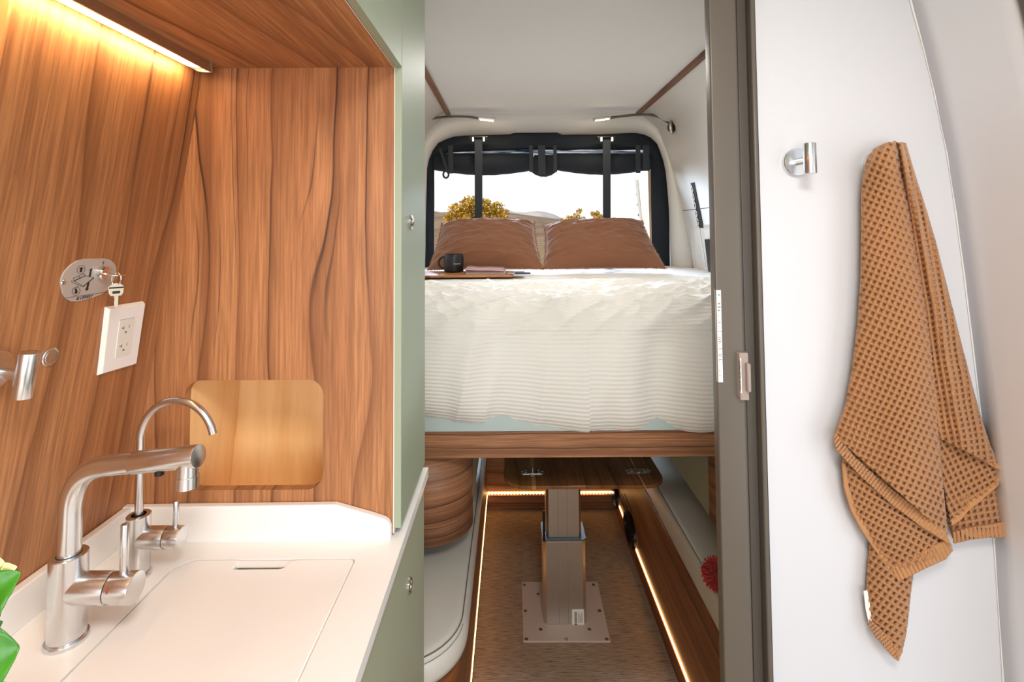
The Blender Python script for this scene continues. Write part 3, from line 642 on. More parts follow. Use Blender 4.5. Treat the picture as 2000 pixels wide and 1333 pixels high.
# ------------------------------------------------------------ bathroom wall: hooks and towel
hook(1553, 318, 'bare brushed steel hook on the white shower wall left of the towel', 'back')
ho, hc = hook(1712, 322, 'brushed steel hook mostly hidden under the hanging ochre towel', 'back')
tw = thing('towel', 'ochre waffle weave towel hanging from the hook on the white shower wall', 'towel', (.66, YW-.05, .66))
def patch(left, right, dep, cell, ang, off=(0,0), step=1.55, amp=.0070, edge=.35, hem=False, capv=1.0):
    left, right = np.array(left, float), np.array(right, float)
    L = max(np.linalg.norm(np.diff(left, axis=0), axis=1).sum(), np.linalg.norm(np.diff(right, axis=0), axis=1).sum())
    W = max(np.linalg.norm(interp(left, [q])-interp(right, [q])) for q in (.1, .3, .5, .7, .9))
    m, n = max(6, int(L/step)), max(5, int(W/step)); v = np.linspace(0, 1, m); u = np.linspace(0, 1, n)
    lp, rp_ = interp(left, v), interp(right, v); U, V = np.meshgrid(u, v)
    px = lp[:, None, 0]*(1-U)+rp_[:, None, 0]*U; py = lp[:, None, 1]*(1-U)+rp_[:, None, 1]*U
    Ue = U+edge*.5*(np.arcsin(np.clip(2*U-1, -1, 1)*.98)/PI*1.0-(U-.5))*.9     # foreshortened towards the rolled edges
    qx = lp[:, None, 0]*(1-Ue)+rp_[:, None, 0]*Ue
    a = math.radians(ang); X = ((qx-off[0])*math.cos(a)+(py-off[1])*math.sin(a))/cell; Y = (-(qx-off[0])*math.sin(a)+(py-off[1])*math.cos(a))/cell
    X = X+.25*noise(px/90, py/90, 1); Y = Y+.25*noise(px/90, py/90, 2)
    dx = np.abs(X-np.round(X)); dy = np.abs(Y-np.round(Y))
    if hem: h = .2+1.0*np.exp(-(dx/.28)**2)
    else:
        h = np.maximum(np.exp(-(dx/.175)**4), np.exp(-(dy/.175)**4)*.9); h = h+.22*np.exp(-(dx/.25)**2-(dy/.25)**2)
    d = dep(U, V, px, py)+amp*h+.0012*noise(px/60, py/60, 5)
    y = YW-d
    R = np.array(RM); dc = np.stack([(px-CX)/F, -(py-CY)/F, -np.ones_like(px)], -1) @ R.T
    return MB().grid(np.array(EYE)+dc*(y/dc[..., 1])[..., None])
def bulge(U, p=.6): return np.clip(np.sin(PI*np.clip(U, 0, 1)), 0, 1)**p
T = MB()
def addp(m): T.add(m.v, m.f)
A_l = [(1728,281),(1708,291),(1694,310),(1687,340),(1683,380),(1683,450),(1682,540),(1676,630),(1665,720),(1652,790),(1631,852)]
A_r = [(1748,276),(1757,288),(1762,320),(1767,360),(1773,400),(1780,440),(1787,485),(1797,540),(1807,600),(1817,680),(1828,780),(1836,900),(1850,1046)]
def depA(U, V, px, py):
    near = np.exp(-((py-300)/60)**2)
    return .020+.034*bulge(U, .55)*(.55+.45*np.clip((py-280)/250, 0, 1))+.034*near*bulge(U, .4)+.006*np.sin(px/34+py/160)*np.clip((py-380)/300, 0, 1)*bulge(U, .5)
addp(patch(A_l, A_r, depA, 11.6, 24, (1700,300)))
B_l = [(1744,278),(1750,300),(1757,360),(1768,430),(1778,490),(1790,560),(1800,640),(1808,720),(1815,790),(1822,850)]
B_r = [(1768,279),(1779,318),(1792,360),(1808,410),(1827,475),(1849,562),(1871,650),(1894,740),(1916,820),(1934,872),(1951,914)]
def depB(U, V, px, py): return .012+.022*bulge(U, .7)+.026*np.exp(-((py-300)/60)**2)*bulge(U*.8+.1, .4)+.0055*np.cos(U*2*PI*2.2-.6)*np.clip(1-V*.45, .3, 1)*bulge(U, .5)
addp(patch(B_l, B_r, depB, 11.4, -9, (1775,300), edge=.12))
C_l = [(1826,846),(1833,900),(1843,960),(1850,1000),(1856,1022)]
C_r = [(1950,914),(1952,922),(1952,930),(1951,938),(1949,945)]
addp(patch([(1824,842),(1850,858),(1890,880),(1925,900),(1951,916)], [(1856,1020),(1872,1008),(1893,985),(1920,966),(1950,942)], lambda U, V, px, py: .009+.010*U, 11.5, -28, (1830,850), edge=0))
addp(patch([(1840,980),(1850,1015),(1862,1052)], [(1944,944),(1958,990),(1970,1030)], lambda U, V, px, py: .004+.012*bulge(U), 12.5, -8, (1850,950), edge=0))
E_l = [(1646,872),(1646,905),(1650,945),(1660,985),(1678,1022),(1695,1052),(1722,1092),(1742,1120)]
E_r = [(1800,985),(1825,1020),(1838,1040),(1848,1052),(1854,1060),(1857,1066),(1858,1072),(1858,1078)]
addp(patch(E_l, E_r, lambda U, V, px, py: .012+.016*bulge(U, .6), 11.5, 28, (1650,900), edge=.1))
F_l = [(1702,1030),(1698,1075),(1694,1120),(1692,1160),(1697,1205),(1712,1232),(1738,1268),(1752,1286)]
F_r = [(1790,1090),(1783,1120),(1778,1155),(1774,1195),(1770,1230),(1765,1256),(1760,1274),(1754,1287)]
addp(patch(F_l, F_r, lambda U, V, px, py: .006+.014*bulge(U, .6), 11.5, 35, (1700,1050)))
part('waffle_cloth', T, TOWEL, tw, solid=.0025, smooth=80, fixn=False)
def hemp(a, b, dep, cell=7, ang=0):
    part('hem', patch(a, b, dep, cell, ang, tuple(a[0]), step=2.0, amp=.0030, edge=0, hem=True), HEMM, tw, 'ribbed hem', solid=.003, smooth=80, fixn=False)
hemp([(1633,846),(1668,892),(1720,938),(1775,982),(1815,1014),(1846,1040)], [(1627,856),(1634,880),(1680,930),(1740,985),(1800,1030),(1858,1066)], lambda U, V, px, py: .030+.010*bulge((px-1627)/231.0, .5), 7, 38)
hemp([(1824,840),(1850,852),(1890,874),(1925,894),(1950,908)], [(1824,846),(1848,859),(1886,881),(1921,902),(1954,920)], lambda U, V, px, py: .020+.004*U, 40)
hemp([(1858,1014),(1872,1002),(1893,979),(1920,960),(1953,930)], [(1858,1027),(1876,1016),(1898,992),(1924,972),(1949,948)], lambda U, V, px, py: .020+.003*U, 40)
hemp([(1862,1040),(1890,1032),(1930,1026),(1962,1020),(1970,1020)], [(1864,1062),(1895,1054),(1930,1050),(1960,1050),(1977,1044)], lambda U, V, px, py: .016+.008*bulge((px-1855)/125.0), 8, -5)
hemp([(1740,1106),(1765,1098),(1800,1080),(1832,1062),(1852,1052)], [(1754,1136),(1775,1126),(1812,1108),(1846,1092),(1859,1076)], lambda U, V, px, py: .022+.008*bulge((px-1745)/115.0), 8, -25)
hemp([(1699,1212),(1715,1224),(1735,1246),(1752,1268),(1762,1270)], [(1697,1222),(1710,1244),(1728,1265),(1745,1286),(1753,1291)], lambda U, V, px, py: .014+.010*bulge((px-1695)/75.0), 7, 50)
hemp([(1650,905),(1656,950),(1672,993),(1692,1030),(1722,1074),(1752,1118)], [(1645,905),(1648,952),(1662,998),(1682,1036),(1712,1080),(1742,1124)], lambda U, V, px, py: .020+.002*U, 40)
tg = [P(x, y, YW-.018) for x, y in ((1687,1156),(1694,1154),(1699,1178),(1702,1205),(1704,1224),(1697,1218),(1691,1190))]
part('care_tag', MB().prism(tg, (0, .001, 0)), WHITE, tw, 'white care tag', smooth=0)

# jamb latch and paper sticker
lt = MB()
la0, la1 = P(1443, 688, .853), P(1465, 783, .853)
y0_ = .853
part_l = bpy.data.objects.new('door_latch', None); COL.objects.link(part_l); ROOT[part_l] = Vector((.405, .86, 1.12)); part_l.location = ROOT[part_l]
tag(part_l, 'mauve plastic door latch with a thumb tab on the taupe jamb', 'latch')
xz = lambda x, y, yy_: P(x, y, yy_)
a, b = xz(1444, 690, y0_), xz(1464, 783, y0_)
part('latch_body', MB().box(a.x, b.x, y0_, .884, b.z, a.z), LATCHM, part_l, bevel=.0015)
part('latch_side', MB().prism([(a.x-.003, .884, b.z+.006), (a.x-.003, .884, a.z), (a.x, y0_+.002, a.z-.002), (a.x, y0_+.002, b.z+.006)], (.003, 0, 0)), LATCHM, part_l, smooth=0)
c, d = xz(1459, 711, .845), xz(1468, 767, .845)
part('thumb_tab', MB().box(c.x, d.x, .844, .856, d.z, c.z), LATCHM, part_l, bevel=.002)
e_, g_ = xz(1445, 700, .8527), xz(1449, 768, .8527)
part('label_strip', MB().box(e_.x, g_.x, .8522, .8532, g_.z, e_.z), WHITE, part_l, smooth=0)
text('HOLD AND PRESS', Vector((e_.x+.0006, .8521, g_.z+.004)), (0,0,1), (-1,0,0), (e_.z-g_.z)*.86, INK, part_l, height=.0022)
pw = thing('paper_label', 'narrow white printed paper label stuck on the taupe jamb', 'label', (.355, .861, 1.17))
p0, p1 = P(1393, 567, .8615), P(1411, 747, .8615)
lx0, lx1, lz0, lz1 = .3428, P(1410, 660, .8615).x, p1.z, p0.z
part('paper', MB().box(lx0+.0016, lx1, .8612, .8617, lz0, lz1), WHITE, pw, smooth=0)
part('paper_wrap', MB().prism([(lx0+.0016, .8612, lz0), (lx0+.0016, .8616, lz0), (lx0-.0003, .8650, lz0), (lx0-.0006, .8650, lz0)], (0, 0, lz1-lz0)), WHITE, pw, smooth=0)
lw = lx1-lx0-.003; fx0 = lx0+.0022; hz = lz1-lz0
def lt_text(s_, fy, wd, mat=INK, h=None, x=fx0): text(s_, Vector((x, .8606, lz1-hz*fy)), (1,0,0), (0,0,1), wd, mat, pw, height=h, depth=.0001)
lt_text('ACTABLE', .155, lw*.86, h=.0026); lt_text('OOR FOR', .195, lw*.92, h=.0026); lt_text('HOME', .23, lw*.6, h=.0026)
ln_ = MB(); tl = MB()
for k in range(5): tl.box(fx0+lw*(.08+.17*k), fx0+lw*(.19+.17*k), .8605, .8609, lz1-hz*(.062+.006*(k % 2)), lz1-hz*(.04-.004*(k % 2)))
for fy, wd in ((.28,.35),(.33,.3),(.355,.8),(.40,.2),(.52,.75),(.54,.7),(.56,.85),(.58,.6),(.705,.8),(.72,.75),(.755,.9),(.77,.3),(.86,.25),(.875,.25),(.89,.25),(.93,.4)): ln_.box(fx0, fx0+lw*wd, .8605, .8609, lz1-hz*fy, lz1-hz*(fy-.004))
for fy in (.455, .64): ln_.box(fx0, lx1-.0004, .8605, .8609, lz1-hz*fy, lz1-hz*(fy-.0035))
part('print', ln_, INK, pw, smooth=0); part('logo_print', tl, TEAL, pw, smooth=0)

# ------------------------------------------------------------ bed
BX0, BX1, BF, BZ = -.60, .93, 1.345, 1.178
bed = thing('lift_bed', 'raised bed platform with walnut front board', 'bed', (.17, 1.9, .78))
part('front_board', MB().box(BX0, BX1, 1.362, 1.38, .779, .846), WXZ, bed, bevel=.0015)
part('frame_rail', MB().box(BX0, BX1, 1.366, 1.384, .8465, .91), PALEG, bed, smooth=0)
part('deck', MB().box(BX0, BX1, 1.384, 2.72, .80, .90), PALEG, bed, smooth=0)
part('mattress', MB().box(BX0+.01, BX1-.01, 1.40, 2.72, .905, 1.155), WHITE, bed, bevel=.03)
nx, ns = 430, 760
xs = np.linspace(BX0-.004, BX1+.004, nx); top_len, rr, drop = 2.73-(BF+.075), .075, BZ-.075-.857
tot = top_len+rr*PI/2+drop; ss = np.r_[np.linspace(0, top_len*.8, 260), np.linspace(top_len*.8, tot, 500)[1:]]
Xg, Sg = np.meshgrid(xs, ss)
s1_ = np.clip(Sg, 0, top_len); q = np.clip((Sg-top_len)/rr, 0, PI/2); dn = np.clip(Sg-top_len-rr*PI/2, 0, None)
hemdrop = -.010+.008*noise(Xg*5, Xg*0+.5, 4)*(Xg < .2)+.034*np.clip((.22-Xg)*2.2, 0, 1)
yy_ = 2.73-s1_-rr*np.sin(q); zz = BZ-rr*(1-np.cos(q))-dn*(1-hemdrop/drop*1.2)
ny, nz_ = -np.sin(q), np.cos(q)
front = np.clip((Sg-top_len-.03)/.12, 0, 1)
def ridged(x, y, s_): return (1-np.abs(noise(x, y, s_)))**3
wr_ = (.018*ridged(Xg*2.6+Sg*1.3, Sg*5.5-Xg*2.4, 6)+.010*ridged(Xg*5+Sg*4, Sg*10+Xg*5, 8)+.007*noise(Xg*4, Sg*6, 9)+.006*ridged(Xg*9-Sg*6, Sg*16+Xg*7, 10)+.004*ridged(Xg*13+Sg*9, Sg*22-Xg*10, 14))*(1-front)
ridge_zone = np.clip((s1_-.45)/.5, .25, 1); wr_ = wr_*ridge_zone
wr_ = wr_-.012
trayflat = np.exp(-((Xg+.10)/.42)**4)*np.exp(-((yy_-2.16)/.22)**4); wr_ = wr_*(1-.85*trayflat)-.004*trayflat
fold = .034*noise(Xg*9+.5*noise(Xg*2, Sg*3, 11), Sg*1.1, 12)+.014*(ridged(Xg*7+Sg*1.2, Sg*1.5, 13)-.3)*np.clip(1.3-np.abs(Xg-.1)*.5, .3, 1)
fold = fold*front*(.25+.75*np.clip(np.abs(Xg-.15)/.3, 0, 1)); 
low = np.clip((dn-.18)/.08, 0, 1); fold = fold+low*(.004*noise(Xg*11, Sg*7, 15)-.004)
belly = .018*np.sin(np.clip(dn/drop, 0, 1)*PI)*front
tuck = -.014*np.clip((dn-drop+.05)/.05, 0, 1)**2
rib = .0006*np.sin(Sg*2*PI/.0108)*np.clip((Sg-top_len+.05)/.1, .35, 1)
dsp = wr_+fold+belly+tuck+rib
A = np.stack([Xg+.004*noise(Xg*6, Sg*5, 17)*front, yy_+ny*dsp, zz+nz_*dsp], -1)
m_ = MB().grid(A)
solo('coverlet', m_, COVER, (.17, 1.9, 1.0), 'rumpled white ribbed bed cover hanging over the front of the bed', 'bedspread', smooth=80, fixn=False)
def pillow(name, x0, x1, yb, zb, ln, tilt, label, th=.10, roll=0.0, sd=0, skew=0.0):
    W_ = (x1-x0); cx_ = (x0+x1)/2; n = 90; u = np.linspace(-1, 1, n); U, V = np.meshgrid(u, u)
    t = thing(name, label, 'pillow', (cx_, yb, zb), 'terracotta cushions')
    tap_ = 1-.09*(V+1)/2; px_ = U*(1-.045*(1-V**2))*tap_; pv = V*(1-.07*(1-U**2))
    body = (np.clip(1-np.abs(U)**2.6, 0, 1)*np.clip(1-np.abs(V)**2.6, 0, 1))**.55
    sv, cv = math.sin(tilt), math.cos(tilt)
    def world(px_, pv, hgt):
        xx = px_*W_/2; vv = (pv+1)*ln/2
        z = zb+vv*sv+hgt*cv+xx*roll+skew*xx*vv; y = yb+vv*cv-hgt*sv
        return np.stack([cx_+xx, y, z], -1)
    wk = .008*noise(U*2.2+V*1.5+sd, V*3.5-U, 21)+.007*(ridged(U*1.6+V*2.5+sd, V*4.2-U*1.5, 22)-.4)+.004*noise(U*6, V*8+sd, 23)
    cor = np.exp(-((np.abs(U)-1)**2+(np.abs(V)-1)**2)/.12); wk = wk+.008*cor*np.sin(np.arctan2(V, U)*26)
    edge = np.clip(body*2, 0, 1)
    mb = MB(); mb.grid(world(px_, pv, th*body+wk*edge)); mb.grid(world(px_, pv, -th*.55*body)[:, ::-1])
    part('cover', mb, TERRA, t, smooth=80, fixn=False)
    fr = MB(); q = np.linspace(-1, 1, 150)
    for sgn in (-1, 1):
        for k in q:
            for (a, b) in ((sgn, k), (k, sgn)):
                p = world(np.array(a*(1-.045*(1-b*b))*(1-.045*(b+1))), np.array(b*(1-.07*(1-a*a))), np.array(0.0)); p = Vector(p)
                o = Vector(world(np.array(a*1.05), np.array(b*1.05), np.array(0.0)))-Vector(world(np.array(a), np.array(b), np.array(0.0)))
                d = (o.normalized()+Vector(rng.normal(size=3))*.45).normalized()*rng.uniform(.005, .011); s_ = d.orthogonal().normalized()*.0020
                if p.z+d.z < zb-.004: d.z = abs(d.z)*.3
                fr.add([p-s_, p+s_, p+d+s_*.6, p+d-s_*.6], [(0,1,2,3)])
    part('fringe', fr, FRNG, t, 'short frayed fringe', stuff=True, smooth=0, fixn=False)
    return t
a, b = P(836, 523, 2.31), P(1060, 523, 2.31)
pillow('cushion', a.x, b.x, 2.31, 1.192, .37, .62, 'terracotta fringed cushion behind the black mug', .095, sd=0)
a, b = P(1061, 521, 2.31), P(1300, 519, 2.31)
pillow('cushion', a.x, b.x, 2.31, 1.192, .37, .60, 'terracotta fringed cushion on the right side of the bed', .092, sd=5, skew=.10)

# tray, mug, magazines
ty = 2.15; tz = 1.1815
a, b = PZ(820, 541, tz), PZ(1003, 538, tz)
tr = rrect(-.46, b.x, 2.06, 2.27, .02)
solo('tray', MB().prism([(x, y, tz) for x, y in tr], (0, 0, .009)), wood('tray_wood', 'Y', 'X', 61.0, freq=24.0, light=(206,142,90), mid=(184,120,70), dark=(140,86,50)), (-.2, 2.16, tz), 'thin wooden tray lying on the white bed cover', 'tray', bevel=.002)
mz = tz+.0092; mp = PZ(886.5, 531.5, mz); mp = Vector((mp.x, mp.y, mz)); mr = .0428
mug = thing('mug', 'matt black mug with white lettering on the wooden tray', 'mug', tuple(mp))
part('body', MB().lathe(mp, [(0,0),(mr*.86,0),(mr*.95,.003),(mr,.010),(mr,.055),(mr*.97,.066),(mr*.91,.076),(mr*.89,.0775),(mr*.86,.0765),(mr*.9,.066),(mr*.94,.052),(mr*.93,.01),(0,.006)], 40), MUGM, mug, smooth=50)
hcn = mp+Vector((-mr*.96, -.004, .041)); part('handle', MB().tube([hcn+Vector((-.024*math.cos(t)*1.0, 0, .0245*math.sin(t))) for t in [(-PI/2)*1.15+PI*1.15*k/20 for k in range(21)]], .0048, 14), MUGM, mug)
tmp = MB()
cu_o = mp+Vector((.004, -mr-.0002, .034))
lt_ = text('noovo', Vector((0,0,0))+cu_o, (1,0,0), (0,0,1), .031, WHITE, mug, height=.0062)
for v in lt_.data.vertices:                    # wrap the lettering round the mug
    X_ = v.co.x; k = X_/mr; v.co.x = mr*math.sin(k); v.co.y = -mr*math.cos(k)-.0003-(v.co.y+mr)*-.0
mgz = MB()
def paper_stack(x0, x1, y0, y1, z0, n, mat_list, t, dz=.0016, wav=.004):
    for k in range(n):
        A = np.zeros((2, 9, 3)); j = rng.uniform(-.006, .006, 3)
        for i in range(9):
            f_ = i/8; lift = wav*math.sin(f_*PI)*k/n+.012*max(0, .35-f_)**1.5*k/n*4
            A[0, i] = (x0+(x1-x0)*f_+j[0], y0+j[1], z0+k*dz+lift); A[1, i] = (x0+(x1-x0)*f_+j[0], y1+j[1], z0+k*dz+lift)
        part('page', MB().grid(A), mat_list[k % len(mat_list)], t, solid=.0008, smooth=60, fixn=False)
PG = [plain('paper_cream', (236,226,214), .7), plain('paper_pink', (214,150,168), .6), plain('paper_violet', (150,104,140), .6), plain('paper_rose', (196,160,160), .6)]
b1 = PZ(908, 537, mz)
mg = thing('magazine', 'open magazine with pink and violet pages beside the mug', 'magazine', (b1.x+.08, 2.13, mz))
part('cover', MB().prism([(x, y, mz+.0003) for x, y in rrect(b1.x+.002, b1.x+.165, 2.085, 2.25, .002)], (0, 0, .0028)), plain('magazine_cover', (196,160,140), .45), mg, smooth=0)
paper_stack(b1.x+.004, b1.x+.16, 2.09, 2.245, mz+.0042, 9, [PG[0], PG[0], PG[3], PG[1], PG[2], PG[1]], mg)
gl = MB(); gx = b1.x+.168
pen = thing('booklet', 'slim pale booklet lying at the right end of the tray', 'booklet', (gx+.03, 2.12, mz))
part('cover', MB().prism([(x, y, mz+.0003) for x, y in rrect(gx+.004, gx+.075, 2.085, 2.19, .002)], (0, 0, .004)), plain('booklet_cover', (190,178,184), .25), pen, smooth=0)
part('clip', MB().obox((gx+.022, 2.088, mz+.0055), (1,0,.2), (0,1,0), (0,0,1), .012, .02, .002), CHROME, pen, smooth=0)
solo('pen', MB().cyl((gx+.035, 2.075, mz+.005), (gx+.098, 2.08, mz+.005), .004, 12, .001), plain('navy_pen', (36,44,78), .3), (gx+.06, 2.078, mz), 'dark navy pen lying in front of the booklet', 'pen')

# ------------------------------------------------------------ rear screen, straps, lights
scn = thing('insect_screen', 'black fabric insect screen rolled up in the rear opening', 'screen', (.17, YS, 1.2))
YR = 2.745
o_px = [(826,640),(828,520),(829,400),(830,330),(836,294),(855,272),(900,266),(1000,263),(1004,259),(1092,259),(1098,264),(1180,263),(1240,260),(1270,266),(1292,288),(1302,330),(1306,400),(1308,520),(1308,640)]
i_px = [(849,640),(848,520),(848,400),(848,335),(850,308),(858,300),(900,297),(1000,293),(1010,291),(1090,291),(1100,292),(1180,290),(1240,290),(1258,292),(1268,300),(1271,330),(1272,400),(1274,520),(1274,640)]
tt = np.linspace(0, 1, 90); po, pi_ = interp([tuple(P(x, y, YR)) for x, y in o_px], tt), interp([tuple(P(x, y, YR)) for x, y in i_px], tt)
A = np.zeros((90, 7, 3))
for j in range(7): A[:, j] = po*(1-j/6)+pi_*(j/6); A[:, j, 1] = YR-.008*math.sin(j/6*PI)*(1+.6*np.sin(tt*70+j))-.004*noise(tt*20, tt*0+j*.6, 31)
part('border', MB().grid(A), MESHM, scn, solid=.006, smooth=60)
def px_r(px): return px*YR/1000
def roll(xa, xb, yt, yb, sag, sd, end=1):
    pts = []; rs = []; n = 34
    for i in range(n+1):
        f_ = i/n; px = xa+(xb-xa)*f_; s_ = math.sin(f_*PI); top_, bot = yt+2.0*s_*0, yb+sag*s_
        p = P(px, (top_+bot)/2, YR+.012); pts.append(p); rs.append((bot-top_)/2*YR/1000*(1+.012*math.sin(i*1.3+sd)))
    return MB().tube(pts, rs, 20)
part('rolled_mesh', roll(850, 1042, 299, 333, 10, 0), MESHM, scn, smooth=60)
part('rolled_mesh', roll(1038, 1086, 301, 331, 15, 2), MESHM, scn, smooth=60)
part('rolled_mesh', roll(1082, 1268, 299, 332, 10, 4), MESHM, scn, smooth=60)
def strip(pts, wpx, y, name, par, mat=STRAPM, th=.003):
    for (xa, ya), (xb, yb) in zip(pts[:-1], pts[1:]):
        d = Vector((yb-ya, xa-xb)).normalized()*wpx/2
        part(name, MB().prism([P(xa+d.x, ya+d.y, y), P(xb+d.x, yb+d.y, y), P(xb-d.x, yb-d.y, y), P(xa-d.x, ya-d.y, y)], (0, th, 0)), mat, par, smooth=0)
def tie(px, y0_, y1_, wpx): strip([(px, y0_), (px+.5, y1_)], wpx, 2.662, 'tie_band', scn)
tie(880, 284, 339, 9); tie(1037, 284, 336, 7); tie(1058, 284, 341, 14); tie(1084, 284, 336, 7); tie(1246, 284, 338, 9); tie(1262, 284, 334, 12)
strip([(859, 290), (875, 338)], 5, 2.664, 'tie_band', scn)
lc = P(871, 341, 2.66); part('pull_loop', MB().tube([lc+Vector((.014*math.cos(q), 0, .018*math.sin(q))) for q in [2*PI*k/20 for k in range(21)]], .005, 8, cap=False), STRAPM, scn)
MESHS = NT('sheer_blue_mesh'); MESHS.set(col=lin((40,84,128)), rough=.8, alpha=MESHS.ramp(MESHS.noise(MESHS.n('Mapping', MESHS.obj(), None, None, (3, 3, 60)).outputs[0], 2.0, 4), [(.36, (.45,.45,.45)), (.58, (1,1,1))])); MESHS = MESHS.m
A = np.zeros((5, 40, 3))
for i in range(40):
    for j in range(5): A[j, i] = P(852+(1268-852)*i/39, 288+18*j/4, YR+.045+.006*math.sin(i*.8+j))
part('sheer_mesh', MB().grid(A), MESHS, scn, smooth=60)
# thin line of loose mesh above the rolls
A = np.zeros((4, 60, 3))
for i in range(60):
    px = 858+(1262-858)*i/59
    for j in range(4): A[j, i] = P(px, 288+4.5*j/3+1.2*math.sin(i*.4), YR+.02)
part('mesh_edge', MB().grid(A), MESHM, scn, solid=.002, smooth=60)
for k, (px, lab) in enumerate(((934.5, 'left black bed lift strap hanging in front of the rear opening'), (1185, 'right black bed lift strap hanging in front of the rear opening'))):
    st_ = thing('lift_strap', lab, 'strap', tuple(P(px, 520, 2.64)), 'bed lift straps')
    strip([(px, 272), (px+.2, 400), (px+.4, 521)], 15, 2.64, 'webbing', st_, STRAPM, .003)
    br = P(px, 268, 2.62)
    part('bracket', MB().box(br.x-.05, br.x+.05, 2.62, 2.66, br.z-.002, br.z+.006), BLACK, st_, bevel=.002)
    for sg in (-1, 1):
        part('bracket_arm', MB().box(br.x+sg*.028-.005, br.x+sg*.028+.005, 2.615, 2.63, br.z-.022, br.z), WHITE, st_, bevel=.001)
        part('bracket_screw', MB().cyl((br.x+sg*.042, 2.618, br.z-.004), (br.x+sg*.042, 2.618, br.z-.012), .005, 10), BLACK, st_)
NECK = plain('dark_flexible_neck', (104,94,84), .4, .4)
def read_lamp(label, base, path, tipa, tipb, side):
    t = thing('reading_lamp', label, 'lamp', tuple(base))
    part('goose_neck', MB().tube(smooth_path(path, 26), .0062, 10), NECK, t)
    part('base_ring', MB().tube([Vector(base)+Vector((.012*math.cos(q), .02*math.cos(q)*side, .026*math.sin(q))) for q in [2*PI*k/24 for k in range(25)]], .007, 10, cap=False), ALU, t)
    part('base_cap', MB().lathe(base, [(0,-.006),(.022,-.006),(.022,.006),(0,.006)], 20, (-side,-.6,0)), BLACK, t)
    d = (tipb-tipa).normalized(); up = Vector((0,-.25,1)).normalized(); sdv = d.cross(up)
    mid_ = (tipa+tipb)/2
    part('head', MB().obox(mid_+up*.004, d, sdv, up, (tipb-tipa).length, .034, .014), ALU, t, bevel=.002)
    part('light_panel', MB().obox(mid_-up*.0045+Vector((0,-.010,0)), d, sdv, up, (tipb-tipa).length*.82, .02, .006), HEADL, t, bevel=.001)
    return mid_-up*.014
y_l = 2.5
m1 = read_lamp('left gooseneck reading lamp glowing above the rear opening', P(822, 252, 2.45), [P(822, 250, 2.45), P(832, 237, 2.47), P(850, 231, 2.5), P(880, 228, 2.5), P(910, 228, 2.5), P(934, 231, 2.5)], P(934, 232, 2.5), P(967, 236, 2.5), -1)
rb_ = RWH(1312, 249, .012)
m2 = read_lamp('right gooseneck reading lamp glowing above the rear opening', rb_, [rb_+Vector((0,0,.01)), P(1300, 236, 2.45), P(1282, 227, 2.48), P(1255, 224, 2.5), P(1225, 226, 2.5), P(1192, 230, 2.5)], P(1192, 231, 2.5), P(1159, 235, 2.5), 1)
for m_i in (m1, m2): light('reading_lamp_light', 'AREA', m_i, m_i+Vector((0,.35,-1)), .55, (1, .84, .62), .08, .02)
# right wall: black stitched strap, recess, panel
ws = [RWH(1352, 356, .012), RWH(1386, 528, .012)]
def rstrip(x0, y0, x1, y1, wpx, off, th, wpx2=None):
    wpx2 = wpx2 or wpx; d = Vector((y1-y0, x0-x1)).normalized()
    pts = [RWH(x0+d.x*wpx/2, y0+d.y*wpx/2, off), RWH(x1+d.x*wpx2/2, y1+d.y*wpx2/2, off), RWH(x1-d.x*wpx2/2, y1-d.y*wpx2/2, off), RWH(x0-d.x*wpx/2, y0-d.y*wpx/2, off)]
    return MB().prism(pts, (th, 0, 0))
sp_ = thing('stitched_strap', 'black webbing strap with white zigzag stitching on the right rear wall', 'strap', tuple(ws[1]))
wb = MB()
for k in range(14):
    f0, f1 = k/14, (k+1)/14; q_ = rstrip(1352+32*f0, 357+175*f0, 1352+32*f1, 357+175*f1, 7+6*f0, .006, .004, 7+6*f1); wb.add(q_.v, q_.f)
part('webbing', wb, BLACK, sp_, smooth=0)
for k in range(21):
    f_ = k/21; x_, y_ = 1350.5+28.5*f_, 362+168*f_; s_ = 1 if k % 2 else -1
    part('stitch', rstrip(x_+s_*.9, y_, x_+1.3-s_*.9, y_+6.5, 1.7, .0085, .001), WHITE, sp_, smooth=0)
def rpatch(pts, off, th): return MB().prism([RWH(x, y, off) for x, y in pts], (th, 0, 0))
rc_ = thing('wall_recess', 'pale moulded window recess low on the right rear wall', 'recess', tuple(RWH(1370, 500, .004)))
part('frame', rpatch([(1349,452),(1352,443),(1360,440),(1405,438),(1405,540),(1356,540),(1352,500)], .004, .004), PILLAR, rc_, smooth=0)
part('inner_face', rpatch([(1356,452),(1362,446),(1405,444),(1405,540),(1364,540),(1358,500)], .006, .002), WALLF, rc_, smooth=0)
part('dark_opening', rpatch([(1376,468),(1405,466),(1405,540),(1384,540)], .008, .002), BLACK, rc_, smooth=0)
part('bright_slot', rpatch([(1374,449),(1405,448),(1405,464),(1377,466)], .008, .002), WHITE, rc_, smooth=0)

